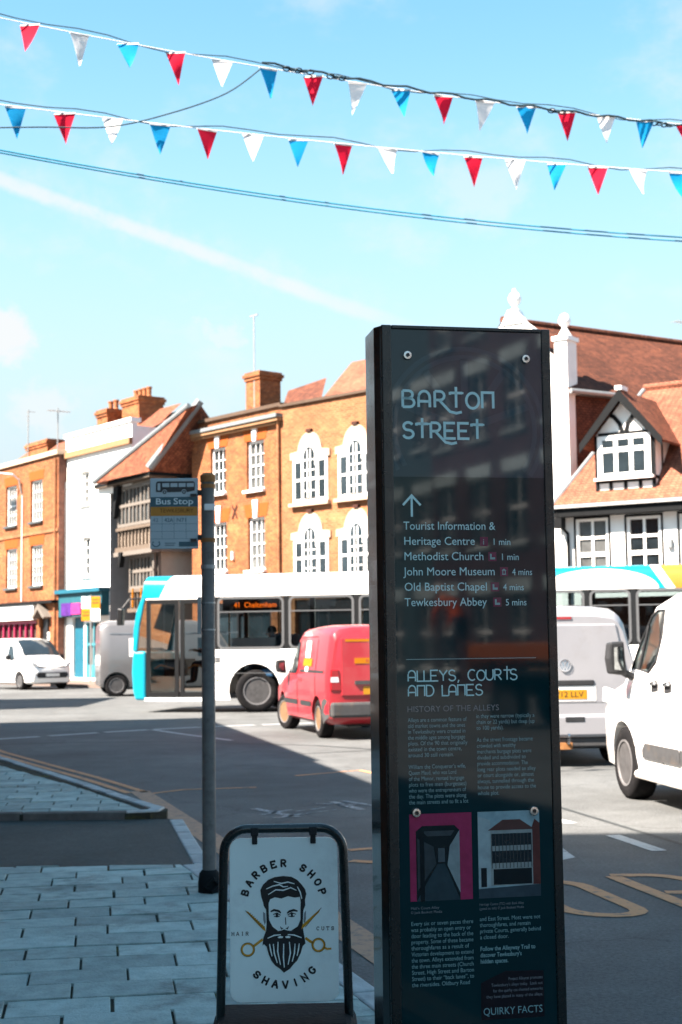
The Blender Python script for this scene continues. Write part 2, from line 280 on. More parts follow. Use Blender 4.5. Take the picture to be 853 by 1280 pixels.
# ------------------------------------------------------------------ mesh helpers
class MB:
    def __init__(s): s.v = []; s.f = []
    def add(s, vs, fs):
        o = len(s.v); s.v += [tuple(p) for p in vs]; s.f += [tuple(o+i for i in q) for q in fs]; return s
    def box(s, x0, x1, y0, y1, z0, z1):
        return s.add([(x0,y0,z0),(x1,y0,z0),(x1,y1,z0),(x0,y1,z0),(x0,y0,z1),(x1,y0,z1),(x1,y1,z1),(x0,y1,z1)],
                     [(0,3,2,1),(4,5,6,7),(0,1,5,4),(1,2,6,5),(2,3,7,6),(3,0,4,7)])
    def poly(s, pts): return s.add(pts, [tuple(range(len(pts)))])
    def prism(s, poly, axis, a, b):
        n = len(poly)
        if axis == 'y': mk = lambda p, k: (p[0], k, p[1])
        elif axis == 'x': mk = lambda p, k: (k, p[0], p[1])
        else: mk = lambda p, k: (p[0], p[1], k)
        return s.add([mk(p, a) for p in poly] + [mk(p, b) for p in poly],
                     [tuple(range(n)), tuple(range(2*n-1, n-1, -1))] + [(i, (i+1) % n, n+(i+1) % n, n+i) for i in range(n)])
    def tube(s, pts, r, n=8, caps=True, closed=False):
        pts = [Vector(p) for p in pts]; rs = r if isinstance(r, (list, tuple)) else [r]*len(pts); o = len(s.v); m = len(pts)
        up = None
        for i, p in enumerate(pts):
            if closed: t = (pts[(i+1) % m] - pts[i-1]).normalized()
            else: t = ((pts[min(i+1, m-1)] - p).normalized() + (p - pts[max(i-1, 0)]).normalized()).normalized()
            if up is None:
                up = Vector((0, 0, 1)) if abs(t.z) < .9 else Vector((1, 0, 0))
            a = t.cross(up).normalized(); b = a.cross(t).normalized(); up = b
            s.v += [tuple(p + (a*cos(2*pi*k/n) + b*sin(2*pi*k/n))*rs[i]) for k in range(n)]
        for i in range(m if closed else m-1):
            j = (i+1) % m
            for k in range(n): s.f.append((o+i*n+k, o+i*n+(k+1) % n, o+j*n+(k+1) % n, o+j*n+k))
        if caps and not closed:
            s.f.append(tuple(o+k for k in range(n-1, -1, -1))); s.f.append(tuple(o+(m-1)*n+k for k in range(n)))
        return s
    def lathe(s, prof, n=24, axis='z', origin=(0,0,0), caps=True):
        o = len(s.v); ox, oy, oz = origin
        for (r, h) in prof:
            for k in range(n):
                a = 2*pi*k/n
                if axis == 'z': s.v.append((ox+r*cos(a), oy+r*sin(a), oz+h))
                elif axis == 'y': s.v.append((ox+r*cos(a), oy+h, oz+r*sin(a)))
                else: s.v.append((ox+h, oy+r*cos(a), oz+r*sin(a)))
        for i in range(len(prof)-1):
            for k in range(n): s.f.append((o+i*n+k, o+i*n+(k+1) % n, o+(i+1)*n+(k+1) % n, o+(i+1)*n+k))
        if caps:
            s.f.append(tuple(o+k for k in range(n))); s.f.append(tuple(o+(len(prof)-1)*n+k for k in range(n-1, -1, -1)))
        return s
    # flat print in an XZ plane at depth y
    def flat(s, pts, y): return s.add([(p[0], y, p[1]) for p in pts], [tuple(range(len(pts)))])
    def rect(s, x0, x1, z0, z1, y): return s.flat([(x0,z0),(x1,z0),(x1,z1),(x0,z1)], y)
    def disc(s, cx, cz, r, y, n=20, rz=None): return s.flat([(cx+r*cos(2*pi*k/n), cz+(rz or r)*sin(2*pi*k/n)) for k in range(n)], y)
    def ribbon(s, pts, wd, y, closed=False):
        P = []
        for p in pts:
            q = Vector((p[0], p[1]))
            if isinstance(wd, (list, tuple)) or not P or (q-P[-1]).length > 1e-5: P.append(q)
        if closed and (P[0]-P[-1]).length < 1e-5: P.pop()
        m = len(P); o = len(s.v)
        for i, p in enumerate(P):
            if closed: a = (P[i]-P[i-1]).normalized(); b = (P[(i+1) % m]-P[i]).normalized()
            else:
                a = (P[i]-P[i-1]).normalized() if i else None; b = (P[i+1]-P[i]).normalized() if i < m-1 else None
                a = a or b; b = b or a
            t = (a+b).normalized() if (a+b).length > 1e-6 else a
            nn_ = Vector((-t.y, t.x)); k = max(.45, nn_.dot(Vector((-a.y, a.x))))
            ww = (wd[i] if isinstance(wd, (list, tuple)) else wd)/2/k
            s.v += [(p.x+nn_.x*ww, y, p.y+nn_.y*ww), (p.x-nn_.x*ww, y, p.y-nn_.y*ww)]
        for i in range(m if closed else m-1):
            j = (i+1) % m; s.f.append((o+2*i, o+2*j, o+2*j+1, o+2*i+1))
        return s
    def text(s, body, x, z, size, y, fit=None, align='LEFT', rot=0, bold=0):
        cu = bpy.data.curves.new('t', 'FONT'); cu.body = body; cu.size = size; cu.align_x = align; cu.offset = bold; cu.resolution_u = 3
        o = bpy.data.objects.new('t', cu); COL.objects.link(o)
        me = bpy.data.meshes.new_from_object(o); k = 1
        if fit:
            xs = [q.co.x for q in me.vertices]; k = fit/(max(xs)-min(xs))
        cr, sr = cos(rot), sin(rot)
        s.add([(x + q.co.x*k*cr - q.co.y*sr, y, z + q.co.x*k*sr + q.co.y*cr) for q in me.vertices], [tuple(p.vertices) for p in me.polygons])
        bpy.data.objects.remove(o); bpy.data.curves.remove(cu); bpy.data.meshes.remove(me); return s
    def xf(s, M):
        s.v = [tuple(M @ Vector(p)) for p in s.v]; return s
    def build(s, name, mt, parent=None, smooth=None, bevel=0, loc=None, keepnormals=False):
        me = bpy.data.meshes.new(name); me.from_pydata(s.v, [], s.f); me.update()
        if not keepnormals:
            bm = bmesh.new(); bm.from_mesh(me); bmesh.ops.recalc_face_normals(bm, faces=bm.faces); bm.to_mesh(me); bm.free()
        if smooth is not None:
            me.polygons.foreach_set('use_smooth', [True]*len(me.polygons)); me.set_sharp_from_angle(angle=radians(smooth))
        me.materials.append(mt)
        o = bpy.data.objects.new(name, me); COL.objects.link(o); o.parent = parent
        if loc: o.location = loc
        if bevel:
            b = o.modifiers.new('bevel', 'BEVEL'); b.width = bevel; b.segments = 2; b.limit_method = 'ANGLE'; b.angle_limit = radians(40)
        return o
def tag(o, label, cat, group=None):
    o['label'] = label; o['category'] = cat
    if group: o['group'] = group
    return o
def thing(name, label, cat, loc=(0,0,0), rz=0, group=None):
    o = bpy.data.objects.new(name, None); o.empty_display_size = .2; COL.objects.link(o); o.location = loc; o.rotation_euler = (0, 0, rz)
    return tag(o, label, cat, group)
def structure(o): o['kind'] = 'structure'; return o
def stuff(o): o['kind'] = 'stuff'; return o
def boxp(name, mt, parent, *b, bevel=0):
    return MB().box(*b).build(name, mt, parent, bevel=bevel)

# ------------------------------------------------------------------ ground, road, pavements
structure(MB().poly([(-900,-900,-.06),(900,-900,-.06),(900,900,-.06),(-900,900,-.06)]).build('ground', mat('far_ground', (.13,.125,.11), .9, .2, .05)))
structure(MB().poly([(-70,-70,0),(70,-70,0),(70,110,0),(-70,110,0)]).build('road', ASPH))

def clip_half(poly, p, d, keep_left=True):
    """keep the part of a 2D polygon on the left of the line p + t d"""
    res = []
    f = lambda q: (d[0]*(q[1]-p[1]) - d[1]*(q[0]-p[0]))*(1 if keep_left else -1)
    for i in range(len(poly)):
        a, b = poly[i-1], poly[i]; fa, fb = f(a), f(b)
        if (fa >= 0) != (fb >= 0):
            t = fa/(fa-fb); res.append((a[0]+(b[0]-a[0])*t, a[1]+(b[1]-a[1])*t))
        if fb >= 0: res.append(b)
    return res
def offset_line(pts, dist):
    """shift a polyline to its left"""
    res = []
    for i, p in enumerate(pts):
        a = Vector(pts[max(i-1,0)]); b = Vector(pts[min(i+1,len(pts)-1)]); t = (b-a).normalized(); res.append((p[0]-t.y*dist, p[1]+t.x*dist))
    return res
PZ = .10
def area(poly): return abs(sum(poly[i-1][0]*poly[i][1]-poly[i][0]*poly[i-1][1] for i in range(len(poly))))/2
def lay_slabs(parent, edges, origin, ang, nx, ny, sx, sy, bounds, top, gap=.011, cull=None):
    """slabs in running bond, clipped to the kerb line; each its own object"""
    n = 0
    ca, sa = cos(ang), sin(ang)
    for j in range(ny):
        off = (j % 2)*.5*sx + random.uniform(-.05, .05)
        for i in range(nx):
            x0 = i*sx + off; y0 = j*sy
            q = [(x0+gap/2, y0+gap/2), (x0+sx-gap/2, y0+gap/2), (x0+sx-gap/2, y0+sy-gap/2), (x0+gap/2, y0+sy-gap/2)]
            q = [(origin[0]+a*ca-b*sa, origin[1]+a*sa+b*ca) for a, b in q]
            for (p, d) in edges: q = clip_half(q, p, d) if q else q
            if len(q) < 3 or area(q) < .006: continue
            cx = sum(a for a, b in q)/len(q); cy = sum(b for a, b in q)/len(q)
            if cull and not cull(cx, cy): continue
            dz = random.uniform(-.004, .004); tx, ty = random.uniform(-.014,.014), random.uniform(-.014,.014); gap = random.uniform(.007,.016)
            mb = MB(); k = len(q); ins = .004
            tz = lambda a, b: top + dz + (a-cx)*tx + (b-cy)*ty
            inn = [(cx+(a-cx)*(1-ins/max(.05, hypot(a-cx,b-cy))), cy+(b-cy)*(1-ins/max(.05, hypot(a-cx,b-cy)))) for a, b in q]
            mb.add([(a,b,top-.03) for a,b in q] + [(a,b,tz(a,b)-.004) for a,b in q] + [(a,b,tz(a,b)) for a,b in inn],
                   [(t, (t+1) % k, k+(t+1) % k, k+t) for t in range(k)] + [(k+t, k+(t+1) % k, 2*k+(t+1) % k, 2*k+t) for t in range(k)] + [tuple(range(2*k, 3*k))])
            mb.build('paving_slab', SLAB, parent); n += 1
    return n
def kerb_row(parent, pts, z0, z1, wd, step=.62, mt=None):
    """kerb stones along a polyline; pts is the road-side face, stones lie to its left"""
    P = [Vector(p) for p in pts]; seg = [(P[i+1]-P[i]).length for i in range(len(P)-1)]; tot = sum(seg)
    def at(s):
        for i, l in enumerate(seg):
            if s <= l or i == len(seg)-1: return P[i] + (P[i+1]-P[i])*(s/l)
            s -= l
    n = max(1, round(tot/step))
    for k in range(n):
        a = at(tot*k/n); b = at(tot*(k+1)/n); t = (b-a).normalized(); nl = Vector((-t.y, t.x))*wd; a = a + t*.006; b = b - t*.006
        dz = random.uniform(-.003, .003)
        MB().prism([tuple(a), tuple(b), tuple(b+nl), tuple(a+nl)], 'z', z0, z1+dz).build('kerb_stone', mt or KERB, parent, bevel=.012)

K1 = [(.85,-6), (.85,3.8), (.75,4.2), (-.96,9.71)]
K2 = [(-1.9,12.74), (-1.70,12.77), (-1.57,12.88), (-1.58,13.05), (-1.84,13.55), (-2.87,15.8), (-4.58,19.4), (-5.75,22), (-6.5,25), (-7.1,28.6)]
pave = structure(MB().prism([(-12,-14), (.8,-14)] + K1[:] + [(-12,9.71)], 'z', -.05, PZ-.012).build('pavement', JOINT))
ek = lambda K: [(K[i], (K[i+1][0]-K[i][0], K[i+1][1]-K[i][1])) for i in range(len(K)-1)]
KI1 = offset_line(K1, .128)
edges1 = ek(KI1) + [((-1, 9.70), (-1, 0))]
lay_slabs(pave, edges1, (-3.6, 2.5), radians(9.5), 14, 32, .43, .262, None, PZ, cull=lambda x, y: x > -2.9 and y > 3.6)
KB1 = [(K1[1][0]-.004, K1[1][1]), (K1[2][0]-.004, K1[2][1]), (K1[3][0]-.004, K1[3][1])]
kerb_row(pave, KB1, -.04, PZ+.004, .12)
pave2 = structure(MB().prism([(-12,12.75)] + K2 + [(-12,28.6)], 'z', -.05, PZ-.012).build('side_pavement', JOINT))
KI2 = offset_line(K2, .128)
lay_slabs(pave2, ek(KI2[:8]) + [((-8, 12.86), (1, 0))], (-6.8, 11.6), radians(8), 14, 22, .43, .30, None, PZ, cull=lambda x, y: x > -.245*y-1.2 and y < 21)
kerb_row(pave2, [(a-.004, b) for a, b in K2[:8]], -.04, PZ+.004, .12, .30)
kerb_row(pave2, [(-6.5,12.74), (-1.9,12.74)], -.04, PZ+.004, .10, .9, mat('worn_kerb', (.12,.115,.11), .85, .3, 8))
# asphalt crossing to the side alley, lower than the paving on either side
structure(MB().prism([(-12,9.70), (-.98,9.70), (-1.5,12.75), (-12,12.75)], 'z', -.05, .035).build('alley_crossing', ASPH2))
drop = structure(MB().prism([(-.99,9.74), (-.96,9.74), (-1.49,12.7), (-1.52,12.7)], 'z', -.05, .03).build('dropped_kerb', KERB))
kerb_row(drop, [(-.86,9.76), (-1.40,12.66)], -.04, .042, .12, .45)

# far pavement in front of the shop row
row = [(-24, 78.5), (-13.3, 58.6), (-9.5, 53.6), (-7.6, 51.4), (-4.0, 47.2), (1.6, 41.6), (5.4, 38.6), (14, 32.8), (24, 27)]
structure(MB().prism(row + [(24,70), (-24,95)], 'z', -.05, .10).build('far_pavement', mat('far_paving', (.15,.115,.098), .85, .12, 3)))

# ---- road paint
def strip(pts, wd, z=.004, mb=None):
    mb = mb or MB(); P = [Vector(p) for p in pts]; o = len(mb.v); m = len(P)
    for i, p in enumerate(P):
        t = (P[min(i+1,m-1)]-P[max(i-1,0)]).normalized(); n_ = Vector((-t.y, t.x))*wd/2
        mb.v += [(p.x+n_.x, p.y+n_.y, z), (p.x-n_.x, p.y-n_.y, z)]
    for i in range(m-1): mb.f.append((o+2*i, o+2*i+2, o+2*i+3, o+2*i+1))
    return mb
yl = [(-6.4,24.5), (-5.05,21.3), (-3.95,19.05), (-2.98,17.1), (-2.18,15.35)]
for dd in (-.09, .09):
    structure(strip(offset_line(yl, -dd), .085).build('yellow_line', YELLOW))
structure(strip([(-2.18,15.5), (-1.15,11.96), (-.02,8.02), (.36,6.7), (.98,4.7), (1.15,3.6), (1.15,-3)], .21).build('bus_stop_edge_line', YBAND))
structure(strip([(-2.0,15.25), (-1.72,15.6), (-.95,15.75)], .075).build('yellow_corner_line', YELLOW))
structure(strip([(-.57,17.06), (.19,17.69), (.75,16.2)], .10).build('bay_corner_line', YELLOW))
structure(strip([(.02,10.95), (.5,11.15)], .10).build('bay_end_line', YELLOW))
structure(strip([(.04,10.42), (.40,10.25)], .10).build('bay_side_line', YELLOW))
gw = [(-6.3,23.9), (-5.12,25.1), (-4.3,25.95), (-3.5,26.65), (-2.6,27.25), (-1.6,27.75), (-.5,28.1), (.8,28.4)]
seg = []
for i in range(len(gw)-1):
    a, b = Vector(gw[i]), Vector(gw[i+1]); structure(strip([a+(b-a)*.04, a+(b-a)*.9], .20).build('give_way_dash', RWHITE))
structure(strip([(-3.5,26.6), (-2.7,25.0), (-1.81,23.4)], .11).build('lane_edge_line', RWHITE))
for pts, wd in (([(-6.2,22.6), (-4.6,23.4), (-2.6,23.2), (-.4,22.0), (1.2,20.2)], .10), ([(.9,20), (1.9,14), (3.2,8), (4.2,3)], .05), ([(-.6,20.4), (1.2,21.3)], .05)):
    structure(strip(pts, wd, .0025).build('road_seam', mat('tar_seam', (.035,.04,.042), .7, .3, 6)))
# worn white lettering, hardly more than two bars and scuffs
for pts, wd in (([(-.86,13.75), (-.42,13.05)], .09), ([(-.75,13.25), (-.50,13.62)], .06), ([(-.62,12.98), (-.36,13.3)], .07), ([(-.12,14.25), (.16,13.55)], .09), ([(-.02,14.32), (.30,13.85)], .07),
                ([(-.28,14.1), (.12,13.98)], .05), ([(-.45,13.5), (-.18,13.75)], .04), ([(-.4,13.25), (-.05,13.62)], .03)):
    structure(strip(pts, wd).build('worn_road_mark', RWORN))
# centre dashes beyond the bay, right of the sign
structure(strip([(2.12,11.6), (2.30,10.72)], .12).build('centre_dash', RWHITE))
structure(strip([(1.62,13.2), (1.92,12.36)], .12).build('centre_dash', RWHITE))
structure(MB().poly([(1.35,11.0,.004), (1.62,10.9,.004), (1.64,10.45,.004), (1.45,10.25,.004), (1.3,10.3,.004)]).build('bay_dash', RWHITE))
# BUS STOP lettering: read by a driver who comes from the right, so letters stand towards -x
def road_text(glyph, origin, up, right, H, W, wd):
    mb = MB(); U = Vector(up).normalized(); Rr = Vector(right).normalized(); O = Vector(origin)
    for pl in glyph:
        strip([tuple(O + U*(p[1]*H) + Rr*(p[0]*W)) for p in pl], wd, .0045, mb)
    return structure(mb.build('road_letter', YELLOW))
def arc(cx, cz, rx, rz, a0, a1, n=10): return [(cx+rx*cos(radians(a0+(a1-a0)*k/n)), cz+rz*sin(radians(a0+(a1-a0)*k/n))) for k in range(n+1)]
gO = [arc(.5, .82, .5, .18, 180, 0, 8) + arc(.5, .18, .5, .18, 0, -180, 8) + [(0, .82)]]
gP = [[(0, 0), (0, .97)], [(.0, 1), (.5, 1)] + arc(.55, .74, .45, .26, 80, -90, 8) + [(.16, .48)]]
gT = [[(0, 1), (1, 1)], [(.5, .9), (.5, 0)]]
gS = [arc(.5, .76, .5, .24, 20, 270, 10) + arc(.5, .26, .5, .26, 90, -160, 10)]
up = (-.40, 1.0); rt = (.97, .26)
E1 = Vector((1.71, 8.42)); 
road_text(gO, (1.30, 8.28), (-.22, 1.0), (1, -.05), 1.22, .42, .105)
road_text(gP, (1.30+.72, 8.38), (-.22, 1.0), (1, -.05), 1.30, .44, .105)
road_text(gT, (.62, 8.2), (-.22, 1.0), (1, -.05), 1.22, .42, .105)

# ------------------------------------------------------------------ building helpers
def wall(mb, w_, h, t, ops, z0=0, x0=0):
    """front wall with rectangular openings (x0,x1,z0,z1) and real reveals; front at y=0"""
    xs = sorted({x0, x0+w_} | {v for o in ops for v in o[:2]}); zs = sorted({z0, h} | {v for o in ops for v in o[2:4]})
    inside = lambda x, z: any(o[0] < x < o[1] and o[2] < z < o[3] for o in ops)
    for i in range(len(xs)-1):
        for j in range(len(zs)-1):
            a, b, e, f = xs[i], xs[i+1], zs[j], zs[j+1]
            if not inside((a+b)/2, (e+f)/2): mb.poly([(a,0,e),(b,0,e),(b,0,f),(a,0,f)])
    for a, b, e, f in ops:
        mb.poly([(a,0,e),(a,t,e),(a,t,f),(a,0,f)]); mb.poly([(b,0,e),(b,0,f),(b,t,f),(b,t,e)])
        mb.poly([(a,0,f),(a,t,f),(b,t,f),(b,0,f)]); mb.poly([(a,0,e),(b,0,e),(b,t,e),(a,t,e)])
    return mb
def shell(mb, w_, h, dep, x0=0, z0=0, y0=0):
    """the other three walls and a lid just under the parapet"""
    mb.poly([(x0,y0,z0),(x0,dep,z0),(x0,dep,h),(x0,y0,h)]); mb.poly([(x0+w_,y0,z0),(x0+w_,y0,h),(x0+w_,dep,h),(x0+w_,dep,z0)])
    mb.poly([(x0,dep,z0),(x0+w_,dep,z0),(x0+w_,dep,h),(x0,dep,h)]); mb.poly([(x0,y0,h-.3),(x0+w_,y0,h-.3),(x0+w_,dep,h-.3),(x0,dep,h-.3)])
    return mb
def sash(parent, a, b, e, f, nx=3, ny=4, y=.10, pane=None, sill=STONE, frame=.07, bar=.03, head=None, mat_=None, silld=.12):
    m = MB(); mat_ = mat_ or WPAINT
    m.box(a, a+frame, y-.02, y+.06, e, f); m.box(b-frame, b, y-.02, y+.06, e, f); m.box(a+frame, b-frame, y-.02, y+.06, f-frame, f); m.box(a+frame, b-frame, y-.02, y+.06, e, e+frame)
    for k in range(1, nx):
        x = a+frame+(b-a-2*frame)*k/nx; m.box(x-bar/2, x+bar/2, y, y+.04, e+frame, f-frame)
    for k in range(1, ny):
        z = e+frame+(f-e-2*frame)*k/ny; tt = bar if k != ny//2 else bar*1.7
        m.box(a+frame, b-frame, y-.004, y+.045, z-tt/2, z+tt/2)
    wn = m.build('window', mat_, parent)
    MB().box(a+.01, b-.01, y+.05, y+.07, e+.01, f-.01).build('pane', pane or PANE, wn)
    if sill: MB().box(a-.09, b+.09, -silld, y, e-.10, e).build('sill', sill, wn, bevel=.01)
    return wn
def bar_chimney(parent, x, y, z0, z1, wx, wy, pots, bm=None):
    m = MB(); m.box(x-wx/2, x+wx/2, y-wy/2, y+wy/2, z0, z1-.32); m.box(x-wx/2-.05, x+wx/2+.05, y-wy/2-.05, y+wy/2+.05, z1-.32, z1-.2); m.box(x-wx/2-.1, x+wx/2+.1, y-wy/2-.1, y+wy/2+.1, z1-.2, z1-.08); m.box(x-wx/2-.04, x+wx/2+.04, y-wy/2-.04, y+wy/2+.04, z1-.08, z1)
    ch = m.build('chimney', bm or BRICK_O, parent)
    for k in range(pots):
        px = x-wx/2+wx*(k+.5)/pots
        MB().lathe([(.13,0),(.13,.05),(.10,.08),(.11,.36),(.135,.38),(.135,.44),(.09,.44)], 10, origin=(px, y, z1)).build('chimney_pot', TERRA, ch, smooth=40)
    return ch
def aerial(name, loc, label, h, yagi=True, group=None):
    t = thing(name, label, 'aerial', loc, .6, group)
    MB().tube([(0,0,0),(0,0,h)], .03, 6).build('mast', METALG, t)
    m = MB()
    if yagi:
        m.tube([(-.5,0,h-.15),(.6,0,h-.15)], .018, 5)
        for k in range(7): m.tube([(-.45+k*.16,-.22,h-.15),(-.45+k*.16,.22,h-.15)], .012, 5)
    else:
        for k in range(4): m.tube([(0,-.22+.02*k,h-.1-k*.22),(0,.22-.02*k,h-.1-k*.22)], .012, 5)
        m.tube([(0,0,h-.1),(.35,0,h-.1)], .014, 5)
    m.build('antenna', METALG, t); return t

# ------------------------------------------------------------------ A  orange brick shop, far left of the row
A = thing('brick_shop', 'orange brick two-window-wide shop with pink shopfront and white fascia', 'building', (-17.0, 68.45, .05), radians(-54.3))
opsA = [(2.56,3.8,7.0,8.85), (5.37,6.61,7.0,8.85), (2.62,3.86,4.15,5.95), (5.42,6.66,4.15,5.95), (1.0,6.05,.55,2.62), (6.45,7.45,.1,2.75), (-.2,.7,4.15,5.95), (-.2,.7,7.0,8.85)]
wall(MB(), 10.3, 9.75, .22, opsA, x0=-2).build('wall', BRICK_O, A)
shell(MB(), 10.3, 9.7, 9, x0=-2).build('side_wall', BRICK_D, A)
MB().box(8.302, 8.34, .3, 6, .1, 8.55).build('rendered_return', GREYR, A)
MB().box(-2.05, 8.36, -.12, .35, 9.75, 9.95).build('parapet_coping', STONE, A)
MB().box(-2, 8.3, -.06, -.001, 6.42, 6.55).build('string_course', BRICK_L, A)
for o in opsA[:4] + opsA[6:]:
    sash(A, *o, nx=4, ny=4, y=.12, pane=CURTAIN, sill=mat('slate_sill', (.06,.07,.075), .7), bar=.03)
    MB().prism([(o[0]-.1,o[3]),(o[1]+.1,o[3]),(o[1]+.22,o[3]+.42),(o[0]-.22,o[3]+.42)], 'y', -.012, .05).build('brick_lintel', mat('gauged_brick', (.26,.062,.013), .8, .15), A)
MB().box(.8, 6.2, -.22, -.005, 2.66, 3.32).build('fascia', WPAINT, A)
MB().box(-2, 8.3, -.30, -.006, 3.34, 3.46).build('shop_cornice', BLACKT, A)
sf = MB()
for k in range(9): x = 1.0+k*5.05/8; sf.box(x-.06, x+.06, .04, .16, .55, 2.62)
sf.box(1, 6.05, .05, .15, 1.62, 1.72); sf.box(1, 6.05, .03, .17, .55, .75); sf.box(1, 6.05, .03, .17, 2.5, 2.62)
sfo = sf.build('shopfront', MAGENTA, A)
MB().box(1.02, 6.03, .17, .19, .56, 2.6).build('pane', mat('shop_glass', (.05,.04,.035), .08, .6, 2), sfo)
MB().disc(5.0, 1.35, .16, .03).build('hanging_sign', AMBER, sfo)
dr = MB().box(6.5, 7.0, .12, .2, .1, 2.7).build('door', DOORB, A); MB().box(7.02, 7.4, .1, .18, .1, 2.1).build('door_panel', WPAINT, dr)
MB().prism([(6.25,2.75),(6.95,3.32),(7.65,2.75),(7.5,2.68),(6.95,3.08),(6.4,2.68)], 'y', -.35, .0).build('door_hood', TIMBERG, A)
lp = MB().tube([(4.4,-.02,8.35),(4.4,-.15,9.0),(4.25,-.4,9.25),(3.6,-1.1,9.38)], .045, 6).build('lamp_bracket', METALG, A)
MB().box(2.75, 3.7, -1.3, -1.0, 9.32, 9.45).build('street_lamp_head', LAMP_C, lp)
MB().tube([(4.55,-.06,3.5),(4.55,-.06,8.3)], .03, 6).build('conduit', WPAINT, A)
MB().tube([(8.1,-.08,.1),(8.1,-.08,9.6)], .05, 8).build('downpipe', BRICK_L, A)
MB().add([(2.6,.7,9.6),(8.2,.7,9.6),(8.2,2.2,10.95),(3.4,2.2,10.95)], [(0,1,2,3)]).build('roof', TILE_P, A)
MB().add([(-2,1.0,9.7),(.4,1.0,9.7),(-.6,3.0,11.2),(-2,3.0,11.2)], [(0,1,2,3)]).build('roof', TILE_P, A)
bar_chimney(A, 1.9, 2.2, 9.4, 11.2, 2.4, .8, 0, BRICK_O)
aerial('roof_aerial', (-15.0, 68.6, 9.9), 'tall thin mast beside the brick shop parapet', 3.0, False, 'aerials on the roofs')
aerial('roof_aerial', (-12.9, 65.2, 9.9), 'shorter yagi mast between the brick shop and the white house', 2.5, True, 'aerials on the roofs')

# ------------------------------------------------------------------ B  white rendered house
B = thing('white_house', 'white rendered narrow house with buff cornice and teal shopfront', 'building', (-11.9, 62, .05), radians(-53))
opsB = [(1.46,2.25,7.45,8.85), (1.6,2.35,4.42,6.05), (.75,1.75,.15,2.7), (1.95,3.3,.15,2.45), (4.1,4.9,7.45,8.85), (4.1,4.9,4.42,6.05)]
wall(MB(), 4.05, 10.45, .25, opsB[:4]).build('wall', WHITE, B)
MB().box(4.05, 5.88, 0, .25, 7.7, 10.45).build('wall', WHITE, B)
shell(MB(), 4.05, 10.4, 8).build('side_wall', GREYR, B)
MB().box(4.06, 5.86, .26, 7.9, 7.7, 10.3).build('side_wall', WHITE, B)
MB().box(-.06, 5.94, -.16, -.004, 9.55, 9.8).build('cornice', STONE2, B)
MB().box(-.05, 5.93, -.08, .4, 10.45, 10.62).build('parapet_coping', WPAINT, B)
for o in (opsB[0], opsB[1]): sash(B, *o, nx=2, ny=4, y=.16, pane=CURTAIN if o[2] > 7 else PANE, sill=WPAINT, bar=.05)
MB().box(0, 4.0, -.35, -.005, 2.72, 3.7).build('shop_fascia', mat('shop_sign_dark', (.02,.085,.11), .5), B)
MB().box(.4, 1.35, -.40, -.352, 2.76, 3.3).build('sign_print', PURPLE, B); MB().box(1.36, 2.2, -.40, -.352, 2.8, 3.28).build('sign_print', PINK, B)
MB().box(-.05, 4.05, -.5, -.005, 3.7, 3.86).build('shop_cornice', TEALSHOP, B)
MB().box(.78, 1.72, .08, .14, .15, 2.68).build('door', TEALSHOP, B)
s2 = MB(); s2.box(1.95,2.07,.02,.12,.15,2.45); s2.box(3.18,3.3,.02,.12,.15,2.45); s2.box(2.55,2.63,.03,.1,.15,2.45); s2.box(2.07,3.18,.03,.11,.15,.7); s2.box(2.07,3.18,.03,.11,1.5,1.6)
s2o = s2.build('shopfront', mat('pale_teal_paint', (.05,.19,.23), .5), B); MB().box(2.07,3.18,.12,.14,.7,2.45).build('pane', CURTAIN, s2o)
MB().box(.3,.72,-.03,.0,.1,2.7).build('pilaster', WPAINT, B)
MB().add([(0,.8,10.2),(5.88,.8,10.2),(5.88,2.6,11.2),(0.8,2.6,11.2)], [(0,1,2,3)]).build('roof', TILE_P, B)
bar_chimney(B, .75, 1.9, 10, 11.75, .95, 1.1, 2); bar_chimney(B, 2.1, 2.6, 10, 12.15, 1.5, 1.2, 4)
MB().add([(3.4,1.0,10.2),(5.8,1.0,10.2),(5.4,2.6,11.5),(3.6,2.6,11.5)], [(0,1,2,3)]).build('rear_roof', TILE_O, B)
# amber and white projecting posters
pg = thing('poster_cluster', 'four square amber and white notices above the teal shopfront', 'notice', (-10.2, 58.55, 0), radians(-20))
for (i, j) in ((0,0),(1,0),(0,1),(1,1)):
    on = (i+j) % 2; p = MB().box(i*.43-.42, i*.43, -.02, .02, 2.55+j*.5, 3.03+j*.5).build('notice_board', WPAINT if on else AMBER, pg)
    MB().rect(i*.43-.36, i*.43-.06, 2.75+j*.5, 2.79+j*.5, -.024).build('print_line', INK, p)
    MB().rect(i*.43-.36, i*.43-.06, 2.88+j*.5, 2.91+j*.5, -.024).build('print_line', INK, p)
MB().tube([(0,0,.1),(0,0,3.6)], .035, 6).build('post', METALG, pg)

# ------------------------------------------------------------------ C  jettied timber-framed house
Cc = thing('timber_house', 'jettied timber-framed house with grey leaded window bands and steep tiled roof', 'building', (-10.24, 59.5, .05), radians(-57.3))
Lc = 5.35
cw = MB(); cw.box(1.65, Lc-.35, .42, 6, 5.35, 7.95); cw.box(2.1, Lc-.55, .75, 6, 3.2, 5.35); cw.box(2.4, Lc-.7, 1.0, 6, .1, 3.2)
cw.build('wall', mat('lime_plaster', (.34,.29,.24), .9, .08), Cc)
